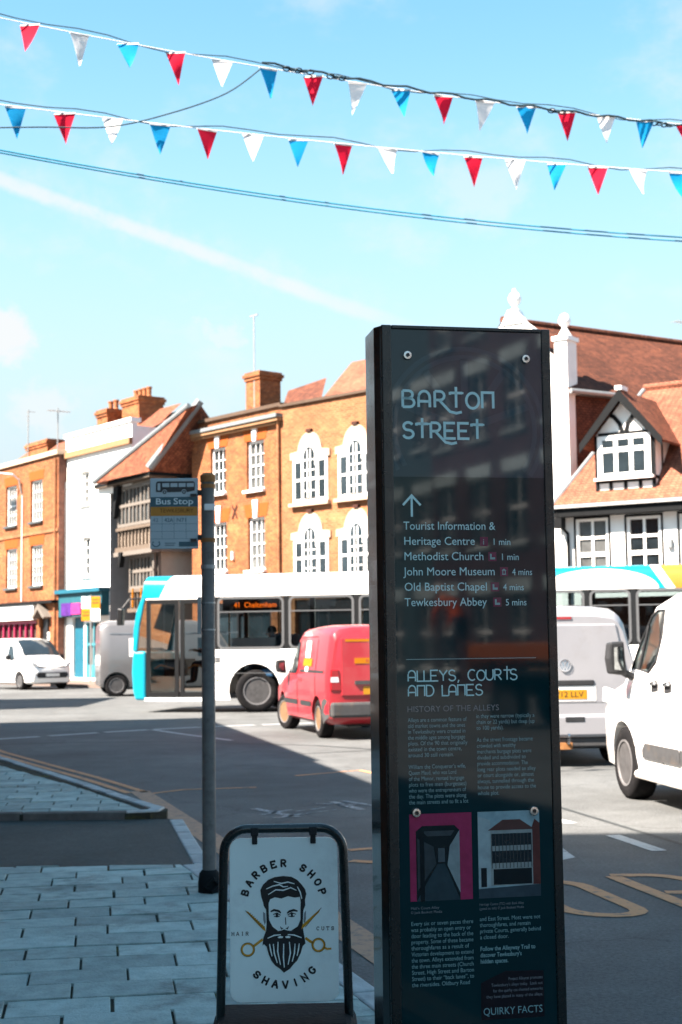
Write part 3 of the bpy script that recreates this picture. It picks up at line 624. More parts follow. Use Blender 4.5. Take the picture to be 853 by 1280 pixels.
# right side bay: local frame turned
cr = MB(); cr.box(Lc-.35, Lc-.01, .45, 3.2, 5.35, 7.95)
def bay(x0, x1, z0, z1, y, nl, nt, nm, par, plast=True):
    tb = MB(); n = nl
    tb.box(x0, x1, y-.12, y, z1-.14, z1); tb.box(x0, x1, y-.13, y, z0, z0+.12)
    for k in range(n+1):
        x = x0+(x1-x0)*k/n; ww = .075 if k % 3 else .12; tb.box(x-ww/2, x+ww/2, y-.10, y, z0+.12, z1-.14)
    zt = z0+(z1-z0)*.52; tb.box(x0, x1, y-.115, y, zt-.06, zt+.06)
    wn = tb.build('window', TIMBERG, par)
    MB().box(x0+.05, x1-.05, y-.03, y-.004, z0+.1, z1-.1).build('pane', PANE_L, wn)
bay(1.75, Lc-.38, 6.22, 7.85, .40, 9, 1, 1, Cc)
bay(2.15, Lc-.58, 3.72, 5.08, .73, 8, 1, 1, Cc)
# studs with plaster between
st = MB(); st.box(1.62, Lc-.30, .25, .42, 6.08, 6.20); st.box(1.62, Lc-.30, .22, .42, 5.22, 5.40)
for k in range(11): x = 1.72+(Lc-2.1)*k/10; st.box(x-.045, x+.045, .33, .42, 5.40, 6.08)
st.build('studs', TIMBER, Cc)
MB().box(1.55, Lc-.2, .18, .5, 5.05, 5.22).build('jetty_bressummer', TIMBERG, Cc)
st = MB()
for k in range(9): x = 2.2+(Lc-2.8)*k/8; st.box(x-.05, x+.05, .66, .75, 2.9, 3.66)
st.box(2.1, Lc-.5, .6, .76, 3.6, 3.72); st.box(2.1, Lc-.5, .55, .78, 2.8, 2.95); st.build('studs', TIMBER, Cc)
sp = MB(); sp.box(2.5, Lc-.8, .9, 1.0, .6, 2.6); sp.build('shop_window', PANE, Cc)
for k in range(3): MB().box(2.55+k*.8, 2.6+k*.8, .55, .62, 3.0, 3.75).build('banner', AMBER, Cc)
for x in (1.7, 2.2):
    MB().prism([(x,7.9),(x+.45,7.9),(x+.4,7.5),(x+.2,7.2),(x+.12,6.7),(x,6.6)] if x < 2 else [(x,5.2),(x+.3,5.2),(x+.1,4.6),(x,4.6)], 'y', .1, .3).build('bracket', BLACKT, Cc)
MB().box(.0, Lc+.05, -.02, .10, 8.0, 8.14).build('eaves_board', BLACKT, Cc)
MB().box(.05, Lc, .0, 1.2, 7.95, 8.03).build('soffit', TIMBER, Cc)
# pyramid roof: apex found above the middle of the plan
inv = (Matrix.Translation((-10.24,59.5,.05)) @ Matrix.Rotation(radians(-57.3),4,'Z')).inverted()
apex = inv @ Vector((-5.35,54.65,10.72)); rgt = inv @ Vector((-5.45,56.1,8.12)); corner = Vector((Lc+.08,-.05,8.13)); lft = inv @ Vector((-10.01,58.0,8.08))
apl = inv @ Vector((-5.73,54.05,10.53))
MB().add([lft, corner, apex, apl], [(0,1,2,3)]).build('roof', TILE_O, Cc)
MB().add([corner, rgt, apex], [(0,1,2)]).build('roof', TILE_O, Cc)
bk = inv @ Vector((-3.5,62.5,8.1)); MB().add([rgt, bk, apex], [(0,1,2)]).build('roof', TILE_O, Cc)
bk2 = Vector((0,8,8.13)); MB().add([lft, apl, apex, bk, bk2], [(0,1,2,3,4)]).build('roof', TILE_O, Cc)
up1 = Vector((0,0,.13)); MB().tube([corner+up1, apex+up1], .17, 8).build('hip_flashing', LEAD, Cc); MB().tube([lft+up1*.4, apl+up1*.4], .10, 8).build('verge_flashing', LEAD, Cc)
rb = rgt-corner; ang2 = atan2(rb.y, rb.x); L2 = hypot(rb.x, rb.y)
side_ = bpy.data.objects.new('side_bay', None)
M2 = Matrix.Translation((corner.x, corner.y, 0)) @ Matrix.Rotation(ang2, 4, 'Z')
def side_part(name, mt, *boxes):
    m = MB()
    for b in boxes: m.box(*b)
    return m.xf(M2).build(name, mt, Cc)
side_part('wall', mat('lime_plaster', (1,1,1)), (.62,L2,.5,1.0,5.35,8.0), (.85,L2-.05,.8,1.3,.1,5.35))
side_part('eaves_board', BLACKT, (0,L2,-.02,.1,8.0,8.12))
side_part('window', TIMBERG, (.3,.42,.38,.5,6.1,7.95), (.8,.9,.4,.5,6.2,7.9), (1.25,1.35,.4,.5,6.2,7.9), (.3,L2,.39,.5,6.05,6.2), (.3,L2,.39,.5,7.05,7.15), (L2-.15,L2,.38,.5,5.3,7.95), (.25,L2,.3,.5,5.1,5.4), (.5,L2,.66,.8,3.6,3.75), (.5,L2,.66,.8,4.35,4.45), (1.0,1.1,.66,.8,3.6,5.1), (.5,.6,.66,.8,2.6,5.1))
side_part('pane', PANE_L, (.42,L2-.1,.46,.498,6.2,7.9), (.6,1.2,.76,.798,3.7,5.1))
side_part('white_panel', WPAINT, (1.25,L2-.1,.70,.799,3.6,5.0))

# ------------------------------------------------------------------ D  centre brick house
Dd = thing('georgian_house', 'brick house with keystoned sash windows and parapet beside the timber house', 'building', (-5.75, 55.4, .05), radians(-50.2))
opsD = [(1.27,2.25,7.15,8.9), (3.6,4.66,7.08,8.9), (1.33,2.3,4.2,6.05), (3.65,4.68,4.15,6.08), (.8,5.0,.4,3.0)]
wall(MB(), 5.72, 9.95, .24, opsD).build('wall', BRICK_C, Dd)
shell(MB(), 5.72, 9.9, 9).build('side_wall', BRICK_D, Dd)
MB().box(-.1, 5.76, -.24, -.004, 9.42, 9.55).build('cornice', STONE2, Dd); MB().box(-.1, 5.78, -.30, -.003, 9.55, 9.68).build('gutter', LEAD, Dd)
m = MB()
for k in range(36): m.box(k*.16, k*.16+.08, -.16, -.004, 9.32, 9.42)
m.build('dentil_course', STONE2, Dd)
MB().box(-.05, 5.76, -.10, .4, 9.95, 10.08).build('parapet_coping', mat('dark_coping', (.08,.055,.04), .8), Dd)
for o in opsD[:4]:
    sash(Dd, *o, nx=3, ny=4, y=.13, pane=PANE if o[0] < 2 else CURTAIN, sill=WPAINT, bar=.032, frame=.09, silld=.16)
    MB().prism([(o[0]-.12,o[3]),(o[1]+.12,o[3]),(o[1]+.26,o[3]+.5),(o[0]-.26,o[3]+.5)], 'y', -.012, .05).build('brick_lintel', mat('gauged_brick', (.50,.15,.035)), Dd)
    xm = (o[0]+o[1])/2; MB().prism([(xm-.10,o[3]-.03),(xm+.10,o[3]-.03),(xm+.16,o[3]+.62),(xm-.16,o[3]+.62)], 'y', -.07, -.013).build('keystone', WPAINT, Dd)
sfd = MB(); sfd.box(.8,5,.05,.15,2.6,3.0); sfd.box(.8,.95,.05,.15,.4,2.6); sfd.box(4.85,5,.05,.15,.4,2.6); sfd.box(2.85,2.95,.05,.15,.4,2.6)
so = sfd.build('shopfront', DOORB, Dd); MB().box(.9,4.9,.16,.18,.45,2.6).build('pane', PANE, so)
xb = MB(); xb.xf(Matrix.Identity(4))
for s_ in (-1, 1): xb.ribbon([(2.84-.16*s_, 6.12), (2.84-.02*s_, 6.36), (2.84+.16*s_, 6.62)], .07, -.03)
xb.build('tie_plate', mat('iron', (.05,.02,.015), .7), Dd)
bar_chimney(Dd, 2.1, 1.9, 9.7, 11.9, .9, 1.0, 0, BRICK_O)
MB().tube([(2.2,1.4,9.7),(2.2,1.4,14.1)], .025, 6).build('roof_mast', METALG, Dd)
MB().box(1.95,2.45,1.38,1.42,14.06,14.12).build('mast_head', METALG, Dd)
MB().tube([(5.62,-.09,.1),(5.62,-.09,9.4)], .05, 8).build('downpipe', BRICK_L, Dd)
MB().box(2.7,2.8,-.1,-.01,4.6,4.9).build('alarm_box', WPAINT, Dd)

# ------------------------------------------------------------------ E  brick house with Venetian windows
Ee = thing('venetian_window_house', 'light brick house with white arched three-part windows behind the bus', 'building', (-2.09, 51, .05), radians(-44.5))
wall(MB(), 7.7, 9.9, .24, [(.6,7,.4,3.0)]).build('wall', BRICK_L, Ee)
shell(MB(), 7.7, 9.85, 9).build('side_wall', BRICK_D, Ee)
MB().box(-.02, 7.72, -.10, .4, 9.9, 10.0).build('parapet_coping', mat('dark_coping', (.2,.15,.11)), Ee)
def venetian(par, xc, zb, H):
    """three lights, arched middle light, stone hood following the arch"""
    W = 1.72; wc = .62; sp_ = zb+H*.70; ri = wc/2
    surr = [(xc-W/2-.12, sp_-.02), (xc-W/2-.12, sp_+.22), (xc-.60, sp_+.26)] + arc(xc, sp_+.16, .60, .74, 170, 10, 14) + [(xc+.60, sp_+.26), (xc+W/2+.12, sp_+.22), (xc+W/2+.12, sp_-.02)]
    wn = MB().prism(surr, 'y', -.07, -.002).build('window', STONE, par)
    fr = MB()
    fr.box(xc-W/2, xc+W/2, -.05, -.002, zb, sp_-.02)
    fr.build('window_frame', WPAINT, wn)
    MB().prism([(xc-ri-.09, sp_-.3)] + arc(xc, sp_+.06, ri+.09, ri+.14, 180, 0, 12) + [(xc+ri+.09, sp_-.3)], 'y', -.09, -.071).build('arch_frame', WPAINT, wn)
    pn = MB()
    pn.flat([(xc-ri+.03, zb+.14)] + [(xc+ri-.03, zb+.14)] + arc(xc, sp_+.04, ri-.03, ri+.02, 0, 180, 12), -.094)
    for sg in (-1, 1): x = xc+sg*(W/2-.27); pn.rect(x-.15, x+.15, zb+.14, sp_-.14, -.054)
    pn.build('pane', PANE, wn)
    br = MB()
    br.box(xc-ri, xc+ri, -.11, -.092, zb+H*.34, zb+H*.34+.09)
    for sg in (-1, 1):
        x = xc+sg*(W/2-.27); br.box(x-.16, x+.16, -.07, -.056, zb+H*.34, zb+H*.34+.08)
    for x in (xc-.075, xc+.075): br.box(x-.018, x+.018, -.105, -.096, zb+.14, sp_+.28)
    for q in (.18, .5, .66): br.box(xc-ri+.03, xc+ri-.03, -.103, -.097, zb+H*q-.016, zb+H*q+.016)
    br.build('glazing_bar', WPAINT, wn)
    MB().box(xc-W/2-.12, xc+W/2+.12, -.18, -.004, zb-.12, zb).build('sill', STONE, wn)
    MB().box(xc-.12, xc+.12, -.13, -.003, sp_+.90, sp_+1.0).build('keystone', mat('iron', (.05,.02,.015)), wn)
for xc in (1.48, 3.72, 5.96):
    venetian(Ee, xc, 6.38, 2.25); venetian(Ee, xc, 3.72, 2.0)
so = MB().box(.6,7,.06,.14,2.6,3.0).build('shopfront', DOORB, Ee); MB().box(.6,7,.16,.18,.4,2.6).build('pane', PANE, so)
MB().add([(1.2,.45,9.75),(7.7,.45,9.75),(7.7,3.2,11.9),(.45,3.2,11.9)], [(0,1,2,3)]).build('roof', TILE_P, Ee)
MB().add([(-1.2,1.0,9.8),(1.2,.7,9.8),(-.9,3.2,11.5),(-2.7,2.9,11.2)], [(0,1,2,3)]).build('roof', TILE_B, Ee)
MB().box(-.3,1.15,.5,.9,9.7,10.1).build('rear_wall', BRICK_D, Ee)

# ------------------------------------------------------------------ F  white shaped gable with ball finials
Ff = thing('white_gable_house', 'tall white gabled front with ball finials rising behind the dark sign', 'building', (3.4, 45.6, .05), radians(-36.6))
gab = [(0,.1),(4.36,.1),(4.36,9.6),(4.0,9.6),(3.75,10.2),(3.3,10.55),(3.18,11.1),(2.75,11.45),(2.5,11.55),(2.25,11.45),(1.82,11.1),(1.7,10.55),(1.25,10.2),(1.0,9.6),(0,9.6)]
MB().prism(gab, 'y', 0, .35).build('wall', WHITE, Ff)
MB().box(.02,4.34,.36,8,.1,9.3).build('side_wall', WHITE, Ff)
fin = [(.16,0),(.16,.06),(.08,.1),(.08,.18),(.14,.24),(.2,.36),(.2,.46),(.13,.58),(.07,.62),(.06,.72)]
MB().prism([(2.12,11.3),(2.88,11.3),(2.62,11.75),(2.38,11.75)], 'y', -.06, .4).build('gable_cap', WPAINT, Ff)
MB().lathe(fin, 14, origin=(2.5,.18,11.72)).build('ball_finial', WPAINT, Ff, smooth=50)
pr = MB().box(3.98,4.40,-.08,.55,.1,10.55).build('pier', WHITE, Ff); MB().box(3.92,4.46,-.14,.61,10.55,10.68).build('pier_cap', WPAINT, pr)
MB().lathe([(.24,0),(.1,.25),(.07,.3),(.17,.42),(.19,.54),(.13,.68),(.05,.74)], 14, origin=(4.19,.22,10.68)).build('ball_finial', WPAINT, pr, smooth=50)
for o in ((.9,1.7,6.6,8.4), (2.6,3.4,6.6,8.4), (.9,1.7,3.8,5.6), (2.6,3.4,3.8,5.6)):
    MB().box(*o[:2],-.06,-.003,*o[2:]).build('window', WPAINT, Ff); MB().box(o[0]+.1,o[1]-.1,-.075,-.062,o[2]+.1,o[3]-.1).build('pane', PANE, Ff)

# ------------------------------------------------------------------ H  long brown roof behind the dormer house
Hh = thing('brown_roof_house', 'house with long dark brown tiled roof behind the black and white dormer', 'building', (6.9, 44.0, .05), radians(31))
MB().add([(-.6,-1.0,9.0),(9,-1.0,9.0),(9,2.2,11.75),(-.6,2.2,11.75)], [(0,1,2,3)]).build('roof', TILE_B, Hh)
MB().add([(-.6,5.4,9.0),(9,5.4,9.0),(9,2.2,11.75),(-.6,2.2,11.75)], [(0,1,2,3)]).build('roof', TILE_B, Hh)
MB().tube([(-.6,2.2,11.78),(9,2.2,11.78)], .11, 8).build('ridge_tiles', TILE_B, Hh)
MB().tube([(-.6,-1.08,8.95),(9,-1.08,8.95)], .08, 8).build('gutter', METALG, Hh)
MB().box(-.5,8.9,-.75,-.60,3,8.9).build('wall', TILE_B, Hh); MB().box(-.5,8.9,-.6,5.2,.1,8.9).build('rear_wall', BRICK_D, Hh)
MB().prism([(8.7,9),(9.1,9),(9.1,12.0),(8.7,12.0)], 'y', 2.0, 2.5).build('chimney', BRICK_D, Hh)
aerial('roof_aerial', (12.0, 49.2, 11.6), 'small mast on the long brown tiled roof', 1.0, True, 'aerials on the roofs')

# ------------------------------------------------------------------ G  black and white dormer house
Gg = thing('dormer_house', 'white house with black beams, tiled gabled dormer and pairs of casements', 'building', (6.49, 42.5, .05), radians(-33.4))
opsG = [(.5,1.5,3.4,5.02), (2.08,3.1,3.4,5.0), (3.66,4.7,3.4,5.0), (5.3,6.3,3.4,5.0), (.6,7,.4,2.7)]
wall(MB(), 9.0, 5.35, .2, opsG).build('wall', WHITE, Gg)
shell(MB(), 9.0, 5.3, 7).build('side_wall', WHITE, Gg)
for o in opsG[:4]:
    sash(Gg, *o, nx=2, ny=3, y=.04, pane=PANE if o[0] > 2 else CURTAIN, sill=WPAINT, frame=.08, bar=.075, silld=.05)
    for x in (o[0]-.06, o[1]+.02): MB().box(x, x+.05, -.03, -.002, 3.0, 5.05).build('beam', BLACKT, Gg)
    MB().box(o[0]-.06, o[1]+.07, -.03, -.003, o[3], o[3]+.06).build('beam', BLACKT, Gg)
MB().box(-.28, 9.1, -.42, -.004, 5.08, 5.32).build('eaves_board', BLACKT, Gg); MB().box(-.3, 9.1, -.52, -.3, 5.32, 5.42).build('gutter', mat('pale_gutter', (.3,.3,.3), .5), Gg)
# cat-slide roof up to a ridge, with left verge
MB().add([(-.05,-.45,5.44),(9,-.45,5.44),(9,2.9,9.2),(1.65,2.9,9.2)], [(0,1,2,3)]).build('roof', TILE_P, Gg)
MB().add([(1.65,2.9,9.2),(9,2.9,9.2),(9,6.5,5.3),(-.05,6.5,5.3)], [(0,1,2,3)]).build('roof', TILE_B, Gg)
MB().add([(-.05,-.45,5.44),(1.65,2.9,9.2),(-.05,6.5,5.3)], [(0,1,2)]).build('roof', TILE_O, Gg)
MB().tube([(1.6,2.9,9.22),(9,2.9,9.22)], .12, 8).build('ridge_tiles', TILE_P, Gg)
MB().tube([(-.05,-.4,5.47),(1.65,2.9,9.23)], .07, 8).build('hip_flashing', LEAD, Gg)
def dormer(x0, x1, zb, zs, za):
    xm = (x0+x1)/2; yf = -.12
    dm = MB().prism([(x0,zb),(x1,zb),(x1,zs),(xm,za-.18),(x0,zs)], 'y', yf, 2.4).build('dormer', WHITE, Gg)
    rf = MB()
    for sg, xe in ((-1, x0-.34), (1, x1+.34)):
        ze = zs-.36; rf.add([(xe,yf-.32,ze),(xm,yf-.32,za),(xm,2.9,za),(xe,2.9,ze),(xe,yf-.32,ze+.07),(xm,yf-.32,za+.08),(xm,2.9,za+.08),(xe,2.9,ze+.07)], [(0,1,2,3),(4,5,6,7),(0,1,5,4),(0,4,7,3)])
    rf.build('dormer_roof', TILE_O, dm)
    bb = MB()
    for sg, xe in ((-1, x0-.36), (1, x1+.36)): bb.prism([(xe,zs-.50),(xe,zs-.24),(xm,za+.06),(xm,za-.28)], 'y', yf-.36, yf-.322)
    bb.build('bargeboard', BLACKT, dm)
    bm_ = MB(); y0, y1 = yf-.03, yf-.002
    bm_.box(x0-.02,x0+.09,y0,y1,zb,zs); bm_.box(x1-.09,x1+.02,y0,y1,zb,zs); bm_.box(x0+.09,x1-.09,y0,y1,zs-.02,zs+.07); bm_.box(x0+.09,x1-.09,y0,y1,zb+.50,zb+.62)
    for k in (1, 2, 3): x = x0+(x1-x0)*k/4; bm_.box(x-.05,x+.05,y0,y1,zb,zb+.5)
    bm_.box(x1+.001,x1+.02,yf+.5,yf+.6,zb,zs); bm_.box(x1+.001,x1+.022,yf,yf+1.5,zb+.55,zb+.65)
    for sg in (-1, 1): bm_.ribbon([(xm+sg*.06,zs+.05),(xm+sg*.12,zs+.3),(xm+sg*.3,zs+.52),(xm+sg*.42,zs+.58)], .12, y0)
    bm_.build('beam', BLACKT, dm)
    wz0, wz1 = zb+.64, zs-.03
    wn = MB().box(x0+.09,x1-.09,yf-.10,yf-.031,wz0,wz1).build('window', WPAINT, dm)
    pn = MB(); wd = (x1-x0-.18)
    for k in range(3):
        a = x0+.09+wd*(.10+.29*k); b = a+wd*.21
        pn.box(a,b,yf-.107,yf-.101,wz0+.14,wz0+(wz1-wz0)*.60); pn.box(a,b,yf-.107,yf-.101,wz0+(wz1-wz0)*.72,wz1-.13)
    pn.build('pane', PANE, wn); MB().box(x0,x1,yf-.2,yf-.031,wz0-.07,wz0).build('sill', WPAINT, wn)
    MB().box(xm-.10,xm+.10,yf-.38,yf+.1,za+.04,za+.16).build('ridge_end', WPAINT, dm)
dormer(1.24, 3.04, 5.50, 7.40, 8.60); dormer(4.55, 6.3, 5.50, 7.40, 8.60)
MB().tube([(.28,-.1,.1),(.28,-.1,4.6),(.1,-.35,4.9),(.1,-.40,5.3)], .05, 8).build('downpipe', BLACKT, Gg)
MB().box(.0,.26,-.5,-.2,4.75,5.05).build('hopper', BLACKT, Gg)
MB().box(3.3,3.45,-.12,-.01,4.05,4.3).build('wall_lamp', LEAD, Gg)

# ------------------------------------------------------------------ buildings round the camera: they throw the shade and show in the glass
def terrace(name, label, loc, ang, w_, h, dep, bm, rows, nwin, ww=1.1, roof=None, lint=WPAINT, zr=None, gable=False, x_start=None, pitch=None):
    T = thing(name, label, 'building', (*loc, .05), ang)
    xs = [w_*(k+.5)/nwin for k in range(nwin)] if not pitch else [x_start+pitch*k for k in range(nwin)]
    ops = [(x-ww/2, x+ww/2, a, b) for (a, b) in rows for x in xs]
    wall(MB(), w_, h, .22, ops).build('wall', bm, T); shell(MB(), w_, h-.02, dep).build('side_wall', bm, T)
    for o in ops:
        sash(T, *o, nx=2, ny=2, y=.12, pane=PANE, sill=lint, bar=.05)
        if lint: MB().prism([(o[0]-.12,o[3]),(o[1]+.12,o[3]),(o[1]+.2,o[3]+.38),(o[0]-.2,o[3]+.38)], 'y', -.03, -.002).build('lintel', lint, T)
    MB().box(-.05,w_+.05,-.15,.3,h,h+.18).build('parapet_coping', STONE, T)
    if roof:
        MB().prism([(.3,h-.2),(dep-.1,h-.2),(dep/2,h+roof)], 'x', .1, w_-.1).build('roof', TILE_B, T)
    return T
terrace('corner_house', 'brick house set behind the camera on the same pavement', (-3.5,-24), pi/2, 17.8, 11.0, 8, BRICK_D, [(.8,2.8),(4.2,6.0),(7.6,9.4)], 6)
terrace('tall_corner_house', 'tall brick house at the pavement edge left of the camera', (-3.5,-6), pi/2, 10.6, 15.5, 8, BRICK_D, [(.8,2.8),(4.2,6.0),(7.6,9.4),(11,12.8)], 4)
uang = atan2(.975,-.224)
terrace('low_terrace', 'low brick terrace running along the shaded pavement', (-3.75,5.0), uang, 11.0, 7.1, 7, BRICK_C, [(.9,2.7),(4.6,6.2)], 4)
terrace('low_terrace', 'plain brick terrace past the alley, beside the side pavement', (-6.22,15.8), uang, 11.7, 7.2, 7, BRICK_O, [(.9,2.7),(4.6,6.2)], 5)
terrace('side_street_house', 'brick house standing back down the side street', (-12.9,33.2), pi/2, 6.2, 7.6, 6, BRICK_O, [(.9,2.7),(4.6,6.2)], 3)
# opposite side of the street, mirrored in the sign's glass; faces -x
terrace('opposite_brick_house', 'red brick house with white lintels across the street', (18.5,-18), -pi/2, 16.2, 13.5, 8, course_mat('brick_plum', (.085,.036,.042), (.065,.028,.034), (.05,.045,.048), .225, .075, .010), [(.6,2.9),(4.3,6.4),(7.6,9.65),(10.8,12.3)], 7, ww=1.25, x_start=1.4, pitch=2.3, lint=mat('lintel_grey', (.34,.40,.41), .8))
terrace('opposite_grey_house', 'grey rendered house beside the red brick one across the street', (18.8,-34.4), -pi/2, 14, 13.8, 8, mat('slate_render', (.05,.075,.085), .9, .15), [(.6,2.9),(4.5,6.4),(7.9,9.9)], 6, ww=1.2, lint=mat('lintel_grey', (.34,.40,.41)))

# ------------------------------------------------------------------ vehicles
def wheel(par, x, y, r, wd, side, rim=None, spokes=6, kind='steel', steer=0):
    """side -1: outer face towards -y"""
    rim = rim or ALLOY; s = side
    hub = MB().lathe([(r*.60, 0), (r*.60, -s*wd*.5)], 20, 'y').build('wheel', PLASTIC, par)
    hub.location = (x, y, r); hub.rotation_euler = (0, 0, steer)
    MB().lathe([(r*.63,s*.5*wd),(r*.70,s*.56*wd),(r*.90,s*.55*wd),(r*.975,s*.47*wd),(r,s*.36*wd),(r,-s*.36*wd),(r*.97,-s*.48*wd),(r*.88,-s*.55*wd),(r*.63,-s*.5*wd)], 36, 'y', caps=False).build('tyre', TYRE, hub, smooth=50)
    m = MB(); m.lathe([(r*.64,s*.5*wd),(r*.60,s*.44*wd),(r*.56,s*.30*wd),(r*.40,s*.34*wd),(r*.22,s*.44*wd),(r*.10,s*.46*wd)], 28, 'y')
    m.build('rim', rim, hub, smooth=50)
    h = MB()
    for k in range(8):
        a = 2*pi*k/8; h.lathe([(r*.085, s*.30*wd),(r*.085, s*.40*wd)], 8, 'y', (cos(a)*r*.475, 0, sin(a)*r*.475))
    h.build('rim_holes', BUSB, hub)
    MB().lathe([(r*.30,s*.40*wd),(r*.27,s*.455*wd),(r*.12,s*.475*wd),(r*.001,s*.475*wd)], 20, 'y', caps=False).build('hub_cap', PLASTIC, hub, smooth=40)
    MB().lathe([(r*.655,s*.50*wd),(r*.655,s*.56*wd),(r*.60,s*.555*wd),(r*.585,s*.47*wd)], 28, 'y', caps=False).build('rim_edge', mat('rim_steel', (.16,.16,.165), .45, .2, 12, metal=.3), hub, smooth=40)
    return hub
class Loft:
    """van body: stations (x, z_bottom, z_top, half_width, half_width_top, z_belt)"""
    def __init__(s, st): s.st = st
    def par(s, x):
        st = s.st
        if x <= st[0][0]: return st[0]
        for a, b in zip(st, st[1:]):
            if x <= b[0]:
                t = (x-a[0])/(b[0]-a[0]); return tuple(p+(q-p)*t for p, q in zip(a, b))
        return st[-1]
    def sec(s, p):
        x, zb, zt, w_, wt, zl = p; sh = min(.16, (zt-zl)*.45)
        return [(0,zb),(w_*.86,zb),(w_*.975,zb+.06),(w_,zb+.22),(w_*1.005,zl-.25*(zl-zb-.2)),(w_,zl),(wt+(w_-wt)*.12,zt-sh),(wt-.035,zt-sh*.42),(wt-.11,zt-sh*.13),(wt*.55,zt+.012),(0,zt+.02)]
    def mesh(s):
        m = MB(); n = len(s.sec(s.st[0]))
        for p in s.st:
            h = s.sec(p); ring = [(p[0], y, z) for y, z in h] + [(p[0], -y, z) for y, z in reversed(h[1:-1])]
            m.v += ring
        k = 2*n-2
        for i in range(len(s.st)-1):
            for j in range(k): m.f.append((i*k+j, i*k+(j+1) % k, (i+1)*k+(j+1) % k, (i+1)*k+j))
        m.f.append(tuple(range(k))); m.f.append(tuple(range((len(s.st)-1)*k, len(s.st)*k)))
        return m
    def y(s, x, z):
        h = s.sec(s.par(x))
        pts = h[2:9]
        if z <= pts[0][1]: return pts[0][0]
        for a, b in zip(pts, pts[1:]):
            if z <= b[1]:
                t = (z-a[1])/max(1e-6, b[1]-a[1]); return a[0]+(b[0]-a[0])*t
        return pts[-1][0]
    def top(s, x): return s.par(x)[2]
    def screen(s, x0, x1, k=.86, off=.03, n=6):
        m = MB()
        for i in range(n+1):
            x = x0+(x1-x0)*i/n; p = s.par(x); w_ = p[4]*k*(1-.04*i/n)
            m.v += [(x-off*.6, w_*q/3, p[2]+off*(1 if abs(q) < 3 else .35)) for q in (-3,-2,-1,0,1,2,3)]
        for i in range(n):
            for j in range(6): a = i*7+j; m.f.append((a,a+1,a+8,a+7))
        return m
    def side(s, poly, sg, off=.008):
        m = MB()
        # fine grid strip: densify edges so that the panel follows the body
        pts = []
        for i in range(len(poly)):
            a, b = poly[i], poly[(i+1) % len(poly)]; n = max(1, int(hypot(b[0]-a[0], b[1]-a[1])/.12))
            pts += [(a[0]+(b[0]-a[0])*t/n, a[1]+(b[1]-a[1])*t/n) for t in range(n)]
        m.poly([(x, sg*(s.y(x, z)+off), z) for x, z in pts]); return m
def cut(o, cutters):
    """carve wheel arches and openings, keep the result as plain mesh"""
    for ct in cutters:
        md = o.modifiers.new('b', 'BOOLEAN'); md.operation = 'DIFFERENCE'; md.solver = 'EXACT'; md.object = ct
    dg = bpy.context.evaluated_depsgraph_get(); me = bpy.data.meshes.new_from_object(o.evaluated_get(dg)); old = o.data
    o.modifiers.clear(); o.data = me
    if not me.materials: me.materials.append(old.materials[0])
    me.polygons.foreach_set('use_smooth', [True]*len(me.polygons)); me.set_sharp_from_angle(angle=radians(38))
    for ct in cutters: bpy.data.objects.remove(ct)
def arch_cut(par, x, r, zc, sg, depth=.42, w_=1.2):
    m = MB().lathe([(r,0),(r,sg*(-depth))], 28, 'y', (x, sg*w_, zc)); return m.build('cutter', PLASTIC, par)
def mirror_parts(par, x, y, z, sg, w_=.16, h=.30, glass=True, facing=1, colr=None):
    mi = MB().prism([(y+sg*.0,z),(y+sg*.02,z+h),(y+sg*w_,z+h*.96),(y+sg*(w_+.02),z+h*.5),(y+sg*w_,z+.02)], 'x', x-.05, x+.09).build('mirror', colr or PLASTIC, par, bevel=.02)
    MB().prism([(y+sg*.04,z+.05),(y+sg*.05,z+h-.05),(y+sg*(w_-.03),z+h-.06),(y+sg*(w_-.03),z+.06)], 'x', x+.105*facing, x+.109*facing).build('mirror_glass', mat('mirror_silver', (.22,.24,.25), .06, .6, 9, metal=1), mi)
    return mi
def text_on_rear(body, x, yc, z, size, mt, par, fit=None, name='lettering'):
    m = MB().text(body, 0, 0, size, 0, fit=fit, align='CENTER'); m.v = [(x, yc+v[0], z+v[2]) for v in m.v]; return m.build(name, mt, par)

def van(name, label, loc, ang, st, paint, arches, wr, group=None, extra_cut=None, ww=.2, rim=None, steer=0):
    T = thing(name, label, 'van', loc, ang, group)
    lf = Loft(st); body = lf.mesh().build('body', paint, T)
    cs = []
    W_ = max(p[3] for p in st)
    for x in arches:
        for sg in (-1, 1): cs.append(arch_cut(T, x, wr*1.16, wr*1.02, sg, .36, W_+.05))
    if extra_cut: cs += extra_cut(T, lf)
    bpy.context.view_layer.update(); cut(body, cs)
    for i, x in enumerate(arches):
        for sg in (-1, 1): wheel(T, x, sg*(W_-.13), wr, ww, sg, rim, steer=steer if i == 0 else 0)
    MB().box(st[0][0]+.35, st[-1][0]-.3, -W_+.4, W_-.4, .2, .42).build('underbody', PLASTIC, T)
    return T, lf, body

